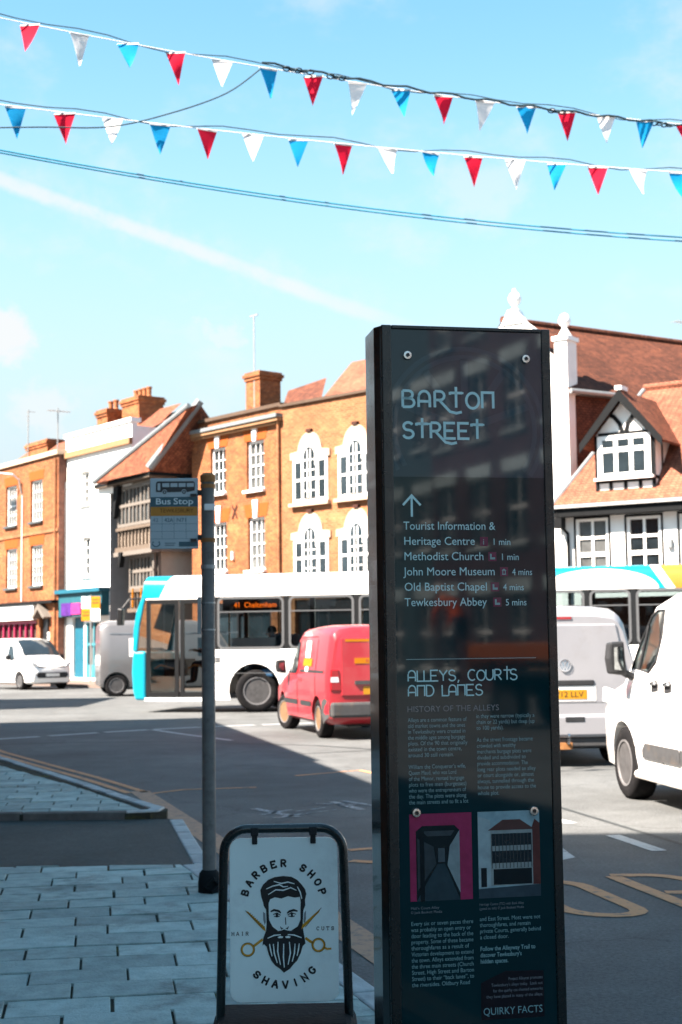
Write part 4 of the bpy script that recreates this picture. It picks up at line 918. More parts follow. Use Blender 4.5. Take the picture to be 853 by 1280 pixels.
# ---- red post van, going away
stR = [(0,.42,.72,.52,.50,.60),(.06,.30,.82,.70,.66,.66),(.22,.24,.93,.79,.72,.74),(.75,.22,1.06,.835,.76,.86),(1.02,.22,1.14,.84,.75,.92),(1.35,.22,1.44,.84,.70,1.0),(1.75,.22,1.72,.84,.71,1.02),(2.1,.22,1.80,.84,.735,1.02),(3.0,.22,1.83,.845,.75,1.02),(4.10,.24,1.81,.84,.75,1.02),(4.25,.30,1.78,.83,.735,1.02),(4.30,.38,1.71,.80,.70,1.02)]
fwd = Vector((-.247,.969)); angR = atan2(-fwd.y, -fwd.x)
locR = Vector((.86, 23.3)) + Vector((fwd.x, fwd.y))*4.30 + Vector((fwd.y,-fwd.x))*(-.30)
R_, lR, bR = van('post_van', 'red post van with yellow and white panels driving away', (locR.x, locR.y, 0), angR, stR, VANR, (.80, 3.52), .315, ww=.19, rim=RUSTRIM, steer=.25)
for sg in (-1, 1):
    lR.side([(1.28,1.03),(1.98,1.03),(2.02,1.10),(2.02,1.56),(1.80,1.58),(1.42,1.28)], sg).build('door_window', VGLASS, R_)
    lR.side([(1.0,.50),(2.1,.50),(2.1,.58),(1.0,.58)], sg, .012).build('side_trim', PLASTIC, R_)
    lR.side([(2.35,.50),(3.15,.50),(3.15,.58),(2.35,.58)], sg, .012).build('side_trim', PLASTIC, R_)
    lR.side([(2.30,1.06),(4.0,1.06),(4.0,1.10),(2.30,1.10)], sg, .011).build('door_rail', PLASTIC, R_)
    lR.side([(3.95,.25),(4.28,.38),(4.29,.62),(4.1,.66),(3.92,.60),(3.88,.4)], sg, .014).build('bumper_corner', GREYPL, R_)
    for x in (2.12, 2.3): lR.side([(x,.90),(x+.10,.90),(x+.10,.96),(x,.96)], sg, .013).build('door_handle', VANR, R_)
    lR.side([(2.62,1.30),(2.98,1.30),(2.98,1.58),(2.62,1.58)], sg, .010).build('emblem_block', WPAINT, R_)
    lR.side([(2.50,1.16),(3.15,1.16),(3.15,1.285),(2.50,1.285)], sg, .010).build('emblem_band', AMBER, R_)
    lR.side([(2.70,1.07),(2.92,1.07),(2.92,1.15),(2.70,1.15)], sg, .012).build('emblem_block', WPAINT, R_)
    SEAM = mat('red_seam', (.08,.006,.008), .6)
    for x in (2.06, 3.42): lR.side([(x,.34),(x+.014,.34),(x+.014,1.70),(x,1.70)], sg, .004).build('door_seam', SEAM, R_)
    lR.side([(2.06,1.64),(3.42,1.64),(3.42,1.652),(2.06,1.652)], sg, .004).build('door_seam', SEAM, R_)
    mirror_parts(R_, 1.40, sg*.90, 1.02, sg, .17, .24)
    MB().prism([(sg*.60,.78),(sg*.80,.78),(sg*.79,1.12),(sg*.66,1.12)], 'x', 4.22, 4.315).build('tail_lamp', LAMP_R, R_, bevel=.015)
    MB().prism([(sg*.66,.92),(sg*.792,.92),(sg*.79,1.0),(sg*.67,1.0)], 'x', 4.30, 4.318).build('reverse_lens', LAMP_C, R_)
    MB().lathe([(.001,0),(.10,.0),(.10,.03)], 12, 'x', (.10, sg*.52, .70)).build('headlamp', LAMP_C, R_)
MB().box(4.18,4.39,-.80,.80,.36,.60).build('rear_bumper', GREYPL, R_, bevel=.04)
dr = MB().box(4.296,4.318,-.62,.62,.70,1.62).build('rear_door', VANR, R_, bevel=.015)
MB().box(4.3195,4.3215,-.006,.006,.70,1.62).build('door_seam', mat('red_seam', (.08,.006,.008)), dr)
MB().box(4.322,4.328,-.26,.26,.72,.85).build('number_plate', PLATE_Y, dr); MB().box(4.315,4.345,-.40,.40,.88,.94).build('handle_strip', GREYPL, dr)
MB().box(4.319,4.323,-.13,.13,1.34,1.52).build('emblem_block', WPAINT, dr); MB().box(4.319,4.324,-.40,.40,1.21,1.30).build('emblem_band', AMBER, dr); MB().box(4.319,4.323,-.10,.10,1.13,1.19).build('emblem_block', WPAINT, dr)
MB().box(4.319,4.322,-.55,.55,1.56,1.60).build('gold_stripe', AMBER, dr)
text_on_rear('Royal Mail', 4.3255, 0, 1.235, .055, VANR, dr, .42)
lR.screen(1.08,1.72).build('windscreen', VGLASS, R_, smooth=60)

# ---- silver van, seen from behind
def stT(L_=4.89, H=1.97, W=.95, tb=0, sh=0):
    return [(0,.42,.80,.60,.56,.66),(.06,.30,.95,.80,.74,.74),(.25,.24,1.08,.90,.82,.84),(.85,.22,1.20,W,.86,.95),(1.1-sh*.6,.22,1.30,W,.85+tb*.2,1.02),(1.45-sh,.22,1.62,W,.80+tb*.6,1.10),(1.85-sh,.22,H-.08,W,.76+tb,1.12),(2.25-sh,.22,H-.01,W,.765+tb,1.12),(3.3,.22,H,W,.775+tb,1.12),(L_-.32,.24,H-.02,W,.77+tb,1.12),(L_-.10,.28,H-.07,W-.015,.755+tb,1.12),(L_-.02,.34,H-.15,W-.05,.72,1.12)]
fwd = Vector((-.10,.995)); angS = atan2(-fwd.y, -fwd.x)
rear = Vector((2.72,17.75)); locS = rear + fwd*4.89
SV, lS, bS = van('silver_van', 'silver panel van with yellow plate, rear doors towards us', (locS.x, locS.y, 0), angS, stT(), VANS, (1.0, 4.0), .335)
XR = 4.875
MB().box(XR-.05,XR+.005,-.10,.10,1.80,1.83).build('brake_lamp', LAMP_R, SV)
tg = MB().prism([(-.80,.62),(.80,.62),(.80,1.06),(.66,1.74),(-.66,1.74),(-.80,1.06)], 'x', XR-.04, XR+.014).build('tailgate', VANS, SV, bevel=.02)
MB().box(XR+.0142,XR+.0155,-.62,.62,.775,.783).build('press_line', mat('van_seam', (.08,.085,.09), .6), tg)
MB().lathe([(.075,0),(.075,.012),(.066,.014)], 24, 'x', (XR+.014,0,1.235)).build('badge', mat('badge_blue', (.20,.25,.30), .2, metal=.5), tg)
bd = MB()
bdv = bd.ribbon([(.07*cos(2*pi*k/24), .07*sin(2*pi*k/24)) for k in range(24)], .012, 0, closed=True); bd.ribbon([(-.055,.035),(-.018,-.055),(0,-.005),(.018,-.055),(.055,.035)], .011, 0); bd.ribbon([(-.026,.062),(0,.01),(.026,.062)], .011, 0)
bd.v = [(XR+.032, v[0], 1.235+v[2]) for v in bd.v]; bd.build('badge_ring', CHROME, tg)
MB().box(XR,XR+.03,-.36,.36,.985,1.055).build('handle_strip', PLASTIC, tg, bevel=.012)
MB().box(XR,XR+.018,-.38,.38,.80,.985).build('plate_recess', WPAINT, tg)
MB().box(XR+.018,XR+.024,-.265,.265,.825,.94).build('number_plate', PLATE_Y, tg)
text_on_rear('OV12 LLV', XR+.0255, 0, .85, .098, INK, tg, .44, 'plate_lettering')
MB().prism([(-.90,.36),(.90,.36),(.93,.50),(.90,.64),(-.90,.64),(-.93,.50)], 'x', XR-.2, XR+.06).build('rear_bumper', VANS, SV, bevel=.04)
MB().prism([(-.80,.24),(.80,.24),(.88,.36),(-.88,.36)], 'x', XR-.2, XR+.02).build('bumper_valance', GREYPL, SV, bevel=.02)
MB().box(XR+.055,XR+.066,-.02,.22,.55,.61).build('step_recess', PLASTIC, SV, bevel=.01)
MB().tube([(XR-.1,.0,.30),(XR+.10,.0,.30),(XR+.12,0,.36)], .022, 8).lathe([(.001,0),(.025,.012),(.028,.03),(.02,.05),(.001,.055)], 12, origin=(XR+.12,0,.36)).build('tow_ball', CHROME, SV)
MB().box(XR-.05,XR+.06,-.10,.06,.22,.30).build('tow_bracket', RUST, SV)
for sg in (-1, 1):
    MB().prism([(sg*.86,.72),(sg*.955,.74),(sg*.945,1.12),(sg*.86,1.16)], 'x', XR-.12, XR-.005).build('tail_lamp', LAMP_R, SV, bevel=.02)
    lS.side([(1.35,1.14),(2.2,1.14),(2.2,1.68),(1.85,1.68),(1.5,1.36)], sg).build('door_window', VGLASS, SV)
    mirror_parts(SV, 1.5, sg*1.0, 1.1, sg, .2, .26)
lS.screen(1.14,1.82).build('windscreen', VGLASS, SV, smooth=60)

# ---- white van on the right: door window really open to the cab
def cabcut(T, lf):
    cab = MB().prism([(1.0,.75),(2.25,.75),(2.25,1.87),(1.78,1.87),(1.55,1.78),(1.12,1.30),(1.0,1.22)], 'y', -.80, .80).build('cutter', PLASTIC, T)
    win = MB().prism([(1.12,1.26),(1.74,1.24),(1.90,1.34),(2.0,1.58),(2.0,1.81),(1.76,1.81),(1.60,1.76),(1.33,1.52)], 'y', -1.3, 1.3).build('cutter', PLASTIC, T)
    ws = MB().add([(.76,-.68,1.24),(.76,.68,1.24),(1.08,.68,1.12),(1.08,-.68,1.12),(1.24,-.66,1.90),(1.24,.66,1.90),(1.68,.66,1.62),(1.68,-.66,1.62)], [(0,1,2,3),(4,5,6,7),(0,1,5,4),(3,2,6,7),(0,3,7,4),(1,2,6,5)]).build('cutter', PLASTIC, T)
    return [cab, win, ws]
stW = stT(4.97, 1.99, .97, .09, .22)
fwd = Vector((-.131,.991)); angW = atan2(-fwd.y, -fwd.x)
wc = Vector((2.80,14.25)); left = Vector((-fwd.y, fwd.x)); locW = wc - left*.90 + fwd*.98
WV, lW, bW = van('white_van', 'white van with open-looking cab and orange-clad driver, black mirror', (locW.x, locW.y, 0), angW, stW, VANW, (.98, 3.9), .345, extra_cut=cabcut, ww=.215)
for sg in (-1, 1):
    lW.side([(1.14,1.27),(1.73,1.25),(1.88,1.35),(1.98,1.58),(1.98,1.80),(1.76,1.80),(1.61,1.75),(1.35,1.52)], sg, -.008).build('door_window', CLEAR, WV)
    seal = MB(); pl = [(1.12,1.26),(1.74,1.24),(1.90,1.34),(2.0,1.58),(2.0,1.81),(1.76,1.81),(1.60,1.76),(1.33,1.52)]
    seal.tube([(x, sg*(lW.y(x,z)+.002), z) for x, z in pl], .013, 6, closed=True).build('window_seal', PLASTIC, WV)
    lW.side([(.98,1.20),(1.14,1.24),(1.33,1.52),(1.20,1.40)], sg, .010).build('quarter_panel', PLASTIC, WV)
    MB().tube([(1.40,sg*(lW.y(1.40,1.27)-.01),1.26),(1.52,sg*(lW.y(1.52,1.66)-.01),1.67)], .016, 6).build('window_divider', PLASTIC, WV)
    for x in (1.86, 2.20):
        hh = lW.side([(x,1.06),(x+.17,1.08),(x+.17,1.14),(x+.13,1.17),(x+.03,1.16),(x,1.13)], sg, .008).build('door_handle', PLASTIC, WV)
        MB().tube([(x+.03,sg*(lW.y(x,1.1)+.02),1.135),(x+.15,sg*(lW.y(x,1.1)+.025),1.145)], .018, 6).build('handle_grip', CHROME, hh)
    lW.side([(1.58,.44),(2.55,.44),(2.55,.58),(1.66,.58),(1.58,.52)], sg, .016).build('side_moulding', GREYPL, WV)
    lW.side([(2.56,.44),(3.3,.44),(3.3,.58),(2.56,.58)], sg, .016).build('side_moulding', GREYPL, WV)
    for x in (2.09,): lW.side([(x,.30),(x+.012,.30),(x+.012,1.86),(x,1.86)], sg, .003).build('door_gap', PLASTIC, WV)
    lW.side([(1.34,.30),(1.352,.30),(1.40,1.22),(1.388,1.22)], sg, .003).build('door_gap', PLASTIC, WV)
    mi = mirror_parts(WV, 1.26, sg*1.03, 1.20, sg, .16, .33)
    MB().tube([(1.29,sg*.95,1.18),(1.28,sg*1.06,1.24)], .035, 8).build('mirror_arm', PLASTIC, mi)
    MB().prism([(sg*.70,.86),(sg*.89,.90),(sg*.88,1.06),(sg*.72,1.0)], 'x', .10, .24).build('headlamp', LAMP_C, WV, bevel=.02)
    MB().tube([(1.35,sg*.95,.27),(3.5,sg*.95,.27)], .04, 8).build('sill', mat('dirty_white', (.55,.53,.5), .5, .2, 5), WV)
MB().poly([(1.0,-.72,1.335),(1.0,.72,1.335),(1.61,.69,1.885),(1.61,-.69,1.885)]).build('windscreen', CLEAR, WV, loc=(-.012,0,.012))
MB().box(1.02,1.26,-.78,.78,.9,1.22).build('dashboard', PLASTIC, WV, bevel=.04)
for y in (-.4, .4): MB().prism([(1.72,.76),(2.12,.76),(2.21,1.55),(2.09,1.58),(1.95,1.0),(1.72,.98)], 'y', y-.24, y+.24).build('seat', GREYC, WV, bevel=.04)
MB().tube([(1.40+.0,.40+.17*cos(a*pi/8),1.17+.17*sin(a*pi/8)) for a in range(16)], .015, 6, closed=True).build('steering_wheel', PLASTIC, WV)
MB().box(2.225,2.245,-.79,.79,.76,1.85).build('bulkhead', mat('pale_bulkhead', (.6,.6,.6), .7), WV)
MB().box(1.05,1.3,-.45,.02,1.225,1.25).build('paperwork', WPAINT, WV)

# ---- small white van at the shops, front three-quarter
stK = [(0,.40,.72,.50,.46,.58),(.05,.26,.84,.72,.64,.66),(.20,.22,.95,.82,.74,.76),(.60,.20,1.07,.89,.80,.90),(.78,.20,1.14,.90,.80,.95),(1.15,.20,1.50,.90,.76,1.03),(1.55,.20,1.76,.90,.75,1.05),(1.9,.20,1.82,.90,.74,1.05),(3.2,.20,1.83,.90,.74,1.05),(4.0,.22,1.80,.89,.74,1.05),(4.20,.3,1.70,.84,.68,1.05)]
fwd = Vector((.62,-.785)); angK = atan2(-fwd.y, -fwd.x)
KV, lK, bK = van('delivery_van', 'small white delivery van parked before the pink shopfront', (-10.35, 51.6, 0), angK, stK, VANW, (.82, 3.5), .31, ww=.19)
lK.screen(.86,1.58,.9).build('windscreen', VGLASS, KV, smooth=60)
gr = MB().prism([(-.55,.42),(.55,.42),(.62,.52),(.58,.62),(-.58,.62),(-.62,.52)], 'x', -.03, .12).build('grille', PLASTIC, KV, bevel=.02); MB().box(-.04,-.032,-.26,.26,.47,.58).build('number_plate', PLATE_W, gr)
MB().prism([(-.55,.80),(-.1,.74),(.1,.74),(.55,.80),(.5,.84),(.1,.79),(-.1,.79),(-.5,.84)], 'x', .02, .12).build('bonnet_slot', PLASTIC, KV)
bdg = MB().prism([(0,.70),(.045,.77),(0,.84),(-.045,.77)], 'x', -.01, .1).build('badge', CHROME, KV)
for sg in (-1, 1):
    MB().prism([(sg*.50,.80),(sg*.72,.84),(sg*.80,.98),(sg*.72,1.0),(sg*.56,.92)], 'x', .03, .30).build('headlamp', LAMP_C, KV, bevel=.02)
    lK.side([(1.08,1.06),(1.85,1.06),(1.85,1.58),(1.58,1.58),(1.25,1.30)], sg).build('door_window', VGLASS, KV)
    lK.side([(1.2,.55),(3.0,.55),(3.0,.60),(1.2,.60)], sg, .012).build('side_trim', PLASTIC, KV)
    mirror_parts(KV, 1.38, sg*.95, 1.05, sg, .17, .2)
    MB().lathe([(.001,0),(.05,0),(.05,.02)], 10, 'x', (-.02,sg*.66,.46)).build('fog_lamp', LAMP_C, KV)

# ---- grey high-roof van half hidden by the bus
stG = [(p[0]*1.08, p[1], p[2]*1.0 if p[0] < 1.2 else p[2]*1.17, p[3], p[4], p[5]) for p in stT(4.9, 1.97, .95)]
fwd = Vector((-.45,-.89)); angG = atan2(-fwd.y, -fwd.x)
GV, lG, bG = van('high_roof_van', 'grey high-roof van with white lettering block behind the bus front', (-2.45, 45.9, 0), radians(194.5), stG, VANG, (1.05, 4.78), .34)
for sg in (-1, 1):
    lG.side([(1.0,1.88),(5.0,1.88),(5.0,1.92),(1.0,1.92)], sg, .01).build('roof_joint', mat('van_grey_dark', (.14,.16,.18), .5), GV)
    for q in ((3.9,.5),(3.2,.5)): lG.side([(q[0],1.2),(q[0]+q[1],1.2),(q[0]+q[1],1.75),(q[0],1.75)], sg, .01).build('lettering_block', WPAINT, GV)
    lG.side([(1.5,1.2),(2.3,1.2),(2.3,1.75),(2.0,1.75),(1.6,1.45)], sg).build('door_window', VGLASS, GV)

# ------------------------------------------------------------------ people
def person(name, label, loc, rz, joints, bones, rad, mats, mat_of, group=None, cat='person', parent=None):
    """one skinned body; joints name->pos, bones list of pairs, rad name->radius"""
    me = bpy.data.meshes.new(name); names = list(joints); me.from_pydata([joints[n_] for n_ in names], [(names.index(a), names.index(b)) for a, b in bones], [])
    o = bpy.data.objects.new(name, me); COL.objects.link(o)
    o.modifiers.new('skin', 'SKIN')
    for i, n_ in enumerate(names):
        r = rad[n_]; r = r if isinstance(r, tuple) else (r, r); me.skin_vertices[0].data[i].radius = r
    me.skin_vertices[0].data[names.index('pelvis')].use_root = True
    sb = o.modifiers.new('sub', 'SUBSURF'); sb.levels = 2; sb.render_levels = 2
    dg = bpy.context.evaluated_depsgraph_get(); new = bpy.data.meshes.new_from_object(o.evaluated_get(dg)); o.modifiers.clear(); o.data = new
    new.materials.clear()
    for m_ in mats: new.materials.append(m_)
    new.polygons.foreach_set('use_smooth', [True]*len(new.polygons))
    segs = [(Vector(joints[a]), Vector(joints[b]), a, b) for a, b in bones]
    for p in new.polygons:
        ctr = p.center; best = None
        for a, b, na, nb in segs:
            t = max(0, min(1, (ctr-a).dot(b-a)/max(1e-9, (b-a).length_squared))); d = (a+(b-a)*t-ctr).length
            if best is None or d < best[0]: best = (d, na, nb, t)
        p.material_index = mat_of(best[1], best[2], best[3])
    o.location = loc; o.rotation_euler = (0, 0, rz); tag(o, label, cat, group); return o
BON = [('pelvis','chest'),('chest','neck'),('neck','head'),('head','crown'),('chest','shl'),('shl','ell'),('ell','wrl'),('wrl','hal'),('chest','shr'),('shr','elr'),('elr','wrr'),('wrr','har'),('pelvis','hil'),('hil','knl'),('knl','anl'),('anl','tol'),('pelvis','hir'),('hir','knr'),('knr','anr'),('anr','tor')]
RAD = dict(pelvis=(.15,.12), chest=(.17,.12), neck=.062, head=.095, crown=.075, shl=.07, ell=.05, wrl=.036, hal=.04, shr=.07, elr=.05, wrr=.036, har=.04, hil=.095, knl=.065, anl=.045, tol=.04, hir=.095, knr=.065, anr=.045, tor=.04)
def clothes(up_, low, hand=0):
    def f(a, b, t):
        if b in ('neck',): return up_ if t < .6 else 0
        if b in ('head','crown'): return 0
        if b in ('hal','har'): return 0
        if b in ('wrl','wrr'): return up_ if t < .85 else 0
        if b in ('knl','knr','anl','anr','hil','hir'): return low
        if b in ('tol','tor'): return 3
        return up_
    return f
def head_parts(o, hp, face, hairm=None, hat=None):
    """nose, eyes, ears and hair as child meshes; face is the unit direction the face looks to"""
    h = Vector(hp); f = Vector(face).normalized(); sd_ = Vector((0,0,1)).cross(f).normalized(); up_ = f.cross(sd_)
    mk = lambda a, b, cc: h + f*a + sd_*b + up_*cc
    hair = MB().lathe([(.001,.135),(.06,.125),(.098,.085),(.112,.03),(.108,-.02)], 18, caps=False)
    hair.v = [tuple(mk(v[0]-.018, v[1]*.92, v[2]+.03)) for v in hair.v]; hair.build('hair', hat or hairm or HAIR, o, smooth=60)
    nose = MB().tube([mk(.085,0,.02), mk(.118,0,-.03), mk(.09,0,-.04)], [.012,.019,.012], 8).build('nose', SKIN, o, smooth=60)
    ey = MB()
    for s_ in (-1, 1): ey.lathe([(.001,-.012),(.011,-.006),(.013,0),(.011,.006),(.001,.012)], 10, origin=tuple(mk(.088, s_*.033, .018)))
    ey.build('eyes', INK, o)
    er = MB()
    for s_ in (-1, 1): er.lathe([(.001,-.03),(.015,-.018),(.018,.0),(.014,.022),(.001,.032)], 10, origin=tuple(mk(-.005, s_*.096, 0)))
    er.build('ears', SKIN, o, smooth=60)
def fingers(o, w_, h_, mtl=None):
    """five separate curled fingers from the palm"""
    a = Vector(w_); b = Vector(h_); d = (b-a).normalized(); s_ = d.cross(Vector((0,0,1))); s_ = s_.normalized() if s_.length > .1 else Vector((1,0,0)); dn = d.cross(s_).normalized()
    if dn.z > 0: dn = -dn
    m = MB()
    for k in range(4):
        p = b + s_*(-.03+.02*k) + d*.01; ln = (.062,.074,.07,.055)[k]; m.tube([p, p+d*ln*.5+dn*.006, p+d*ln*.85+dn*.028, p+d*ln*.9+dn*.05], [.010,.009,.0085,.007], 8)
    p = b - s_*.035 - d*.02; m.tube([p, p-s_*.02+d*.03+dn*.01, p-s_*.012+d*.055+dn*.03], [.012,.010,.008], 8)
    m.build('fingers', mtl or SKIN, o, smooth=60)
def seated(name, label, loc, rz, upm, hp_forward=-1, hands=((-.42,.20,.42),(-.42,-.20,.42)), trousers=None, grp=None):
    J = dict(pelvis=(0,0,.10), chest=(.06,0,.46), neck=(.06,0,.64), head=(.04,0,.76), crown=(.05,0,.86), shl=(.06,.19,.56), ell=(-.08,.25,.34), wrl=(-.30,.21,.40), hal=hands[0], shr=(.06,-.19,.56), elr=(-.08,-.25,.34), wrr=(-.30,-.21,.40), har=hands[1],
             hil=(-.02,.10,.08), knl=(-.42,.13,.10), anl=(-.46,.13,-.32), tol=(-.62,.14,-.36), hir=(-.02,-.10,.08), knr=(-.42,-.13,.10), anr=(-.46,-.13,-.32), tor=(-.62,-.14,-.36))
    p = person(name, label, loc, rz, J, BON, RAD, [SKIN, upm, trousers or NAVY, DOORB], clothes(1, 2), grp)
    head_parts(p, (.04,0,.79), (-1,0,0)); fingers(p, J['wrl'], J['hal']); fingers(p, J['wrr'], J['har']); return p
mw = WV.matrix_basis if False else Matrix.Translation(WV.location) @ Matrix.Rotation(angW, 4, 'Z')
dl = mw @ Vector((1.94,.40,.98))
drv = seated('person', 'driver in an orange top at the wheel of the white van', tuple(dl), angW, HIVIS, hands=((-.50,.13,.30),(-.50,-.13,.30)))

# ------------------------------------------------------------------ bus
BA = radians(-12.8); BL = 12.9; BWd = 2.5
Bs = thing('single_deck_bus', 'white single-deck bus with turquoise front and tail, crossing the junction', 'bus', (-4.85, 33.36, 0), BA)
win = [(2.06,3.62),(3.74,5.24),(5.36,6.86),(6.98,8.48),(8.60,10.32),(10.44,11.30),(11.42,12.6)]
WZ0, WZ1 = 1.42, 2.62
def arch_poly(x0, x1, z0, z1, ac, r, zc):
    pts = [(x0,z0)]
    for a in sorted(ac):
        dx = sqrt(max(0, r*r-(z0-zc)**2)); a0 = math.degrees(math.asin((z0-zc)/r))
        pts += [(a+r*cos(radians(t)), zc+r*sin(radians(t))) for t in [180-a0 + (2*a0-180)*k/14 for k in range(15)]]
    return pts + [(x1,z0),(x1,z1),(x0,z1)]
WB = (2.92, 9.1); wrb = .48
MB().prism(arch_poly(1.95, BL, .28, WZ0, WB, .60, .50), 'y', 0, .05).build('side_panel', BUSW, Bs, bevel=.008)
MB().prism(arch_poly(1.95, BL, .28, WZ0, WB, .60, .50), 'y', BWd-.05, BWd).build('side_panel', BUSW, Bs)
rp = [(0,WZ1),(0,2.90),(.035,3.0),(.11,3.08),(.26,3.13),(.6,3.15),(BWd-.6,3.15),(BWd-.26,3.13),(BWd-.11,3.08),(BWd-.035,3.0),(BWd,2.90),(BWd,WZ1)]
def roofseg(x0, x1, mt, sl0=0, sl1=0):
    """slanted ends: x shifts with height on the sides"""
    m = MB(); n = len(rp); sh = lambda z: (z-WZ1)/(3.15-WZ1)
    m.add([(x0+sl0*sh(z), y, z) for y, z in rp] + [(x1+sl1*sh(z), y, z) for y, z in rp], [tuple(range(n)), tuple(range(2*n-1,n-1,-1))] + [(i,(i+1) % n,n+(i+1) % n,n+i) for i in range(n)])
    return m.build('roof', mt, Bs, smooth=40)
roofseg(.22, .66, BUST, .1, .28); roofseg(.66, 9.3, BUSW, .28, 0); roofseg(9.3, 12.05, BUST, 0, -.35); roofseg(12.05, 12.25, BUSW, -.35, -.35); roofseg(12.25, BL, BUSY, -.35, 0)
MB().prism(arc(10.65, WZ1, 1.25, .44, 0, 180, 24), 'y', -.006, .0).build('roof_emblem', BUSW, Bs)
lg = MB().ribbon([(2.05+.13*cos(2*pi*k/20), 2.86+.13*sin(2*pi*k/20)) for k in range(20)], .035, -.004, closed=True)
lg.build('operator_emblem', mat('faint_grey_print', (.66,.72,.73), .4), Bs); MB().text('Stagecoach', 2.3, 2.80, .2, -.004).build('operator_lettering', MATS['faint_grey_print'], Bs)
# pillars and rails of the window band
xs = [1.95] + [v for w_ in win for v in w_] + [BL]
for k in range(0, len(xs), 2):
    for y_ in (.002, BWd-.06): MB().box(xs[k], xs[k+1], y_, y_+.058, WZ0, WZ1).build('pillar', BUSB, Bs)
def rrect(a, b, e, f, r): return arc(b-r, f-r, r, r, 0, 90, 4) + arc(a+r, f-r, r, r, 90, 180, 4) + arc(a+r, e+r, r, r, 180, 270, 4) + arc(b-r, e+r, r, r, 270, 360, 4)
for (a, b) in win:
    fr = MB().ribbon(rrect(a+.02, b-.02, WZ0+.03, WZ1-.03, .12), .055, -.008, closed=True).build('window', BUSG, Bs)
    MB().rect(a, b, WZ0, WZ1, .03).build('pane', BUSGL, fr); 
    MB().box(a+.05, b-.05, -.012, .0, 2.26, 2.285).build('transom', BUSG, fr)
    MB().rect(a, b, WZ0, WZ1, BWd-.03).build('pane', BUSGL, fr)
# front end
fm = [(.06,.28),(.32,.28),(.32,.36),(.32,1.40),(.0,1.40),(-.03,.9),(.0,.5)]
MB().prism(fm, 'y', 0, BWd).build('front_panel', BUST, Bs, bevel=.05)
for y0, y1 in ((0,.10),(BWd-.10,BWd)):
    MB().prism([(.0,1.40),(.11,1.40),(.17,2.0),(.28,2.50),(.32,2.62),(.22,2.64),(.09,2.3),(.02,1.9)], 'y', y0, y1).build('front_pillar', BUST, Bs, bevel=.02)
MB().add([(.04,.1,1.40),(.04,BWd-.1,1.40),(.25,BWd-.1,2.62),(.25,.1,2.62)], [(0,1,2,3)]).build('windscreen', BUSGL, Bs)
MB().rect(.10, .32, 1.40, 2.62, .05).build('side_light', BUSGL, Bs)
MB().prism([(-.32,2.0),(-.18,2.0),(-.16,2.38),(-.30,2.40)], 'y', -.2, -.02).build('bus_mirror', BUSB, Bs, bevel=.03)
MB().tube([(.2,.02,2.62),(-.05,-.06,2.60),(-.2,-.1,2.4)], .025, 6).build('mirror_arm', BUSB, Bs)
# doors
for (a, b) in ((.34,1.12),(1.16,1.93)):
    d_ = MB(); d_.box(a,a+.09,.0,.06,.36,2.58); d_.box(b-.09,b,.0,.06,.36,2.58); d_.box(a+.09,b-.09,.0,.06,.36,.46); d_.box(a+.09,b-.09,.0,.06,2.48,2.58)
    dd = d_.build('door', BUSB, Bs); MB().rect(a+.09,b-.09,.46,2.48,.03).build('pane', BUSGL, dd)
    MB().tube([(a+.16,.10,1.0),(a+.3,.12,1.08),(b-.15,.10,1.0)], .02, 6).build('door_handrail', HANDRAIL, dd)
MB().box(.30,1.96,-.01,.10,.26,.34).build('door_step', mat('step_edge', (.7,.72,.72), .4), Bs)
MB().box(.32,1.95,.01,.05,2.58,2.62).build('door_header', BUSW, Bs)
MB().box(.3,BL-.1,.55,BWd-.55,.30,.40).build('floor', FLOORB, Bs)
for q in (1.96,4.2,5.6,7.2): MB().box(q,q+.012,-.002,.0,.30,WZ0).build('panel_joint', BUSG, Bs)
MB().box(1.96,BL,-.004,.0,.88,.892).build('panel_joint', BUSG, Bs)
MB().box(BL-.05,BL,0,BWd,.28,WZ1).build('rear_panel', BUST, Bs)
MB().box(1.6,2.0,.9,2.3,.4,1.25).build('cab_partition', PLASTIC, Bs); MB().box(.35,.75,1.2,2.3,.8,1.2).build('dash', PLASTIC, Bs)
for k in range(9):
    x = 2.9+k*.98
    for y in (.12, 1.45):
        MB().prism([(x,.8),(x+.42,.8),(x+.5,1.75),(x+.38,1.78),(x+.30,.98),(x,.95)], 'y', y, y+.9).build('seat', SEATB, Bs, bevel=.03)
for x in (2.0, 3.2, 5.2, 7.1): MB().tube([(x,1.08,.4),(x,1.08,2.7)], .02, 6).build('grab_pole', HANDRAIL, Bs)
MB().box(2.15,3.5,.10,.14,2.27,2.56).build('destination_box', BUSB, Bs)
MB().text('41  Cheltenham', 2.42, 2.37, .17, .096, fit=1.0).build('destination_text', LED, Bs)
MB().box(2.35,3.40,.075,.09,1.47,1.68).build('notice_panel', WPAINT, Bs)
MB().rect(2.0,2.12,1.12,1.25,-.003).build('grille', BUSG, Bs)
for q in ((2.05,.95),(2.05,.72)): MB().disc(*q, .025, -.004).build('side_marker', LAMP_R if q[1] > .8 else LAMP_A, Bs)
for x in WB:
    for (y, sg) in ((.20,-1),(BWd-.20,1)): wheel(Bs, x, y, wrb, .28, sg, ALLOY, 5, steer=.32 if x < 5 else 0)
    MB().prism(arc(x,.5,.60,.60,-10,190,16), 'y', .56, .60).build('wheel_box', BUSB, Bs)
for y in (.3, 2.2): MB().lathe([(.001,0),(.12,0),(.12,.03)], 14, 'x', (-.03,y,.75)).build('headlamp', LAMP_C, Bs)
mb_ = Matrix.Translation(Bs.location) @ Matrix.Rotation(BA, 4, 'Z')
seated('person', 'bus passenger in mauve by the window under the lit destination', tuple(mb_ @ Vector((3.14,.52,1.0))), BA, LILAC)
seated('person', 'bus passenger in grey in the seat behind the mauve one', tuple(mb_ @ Vector((5.08,.55,.98))), BA, GREYC)
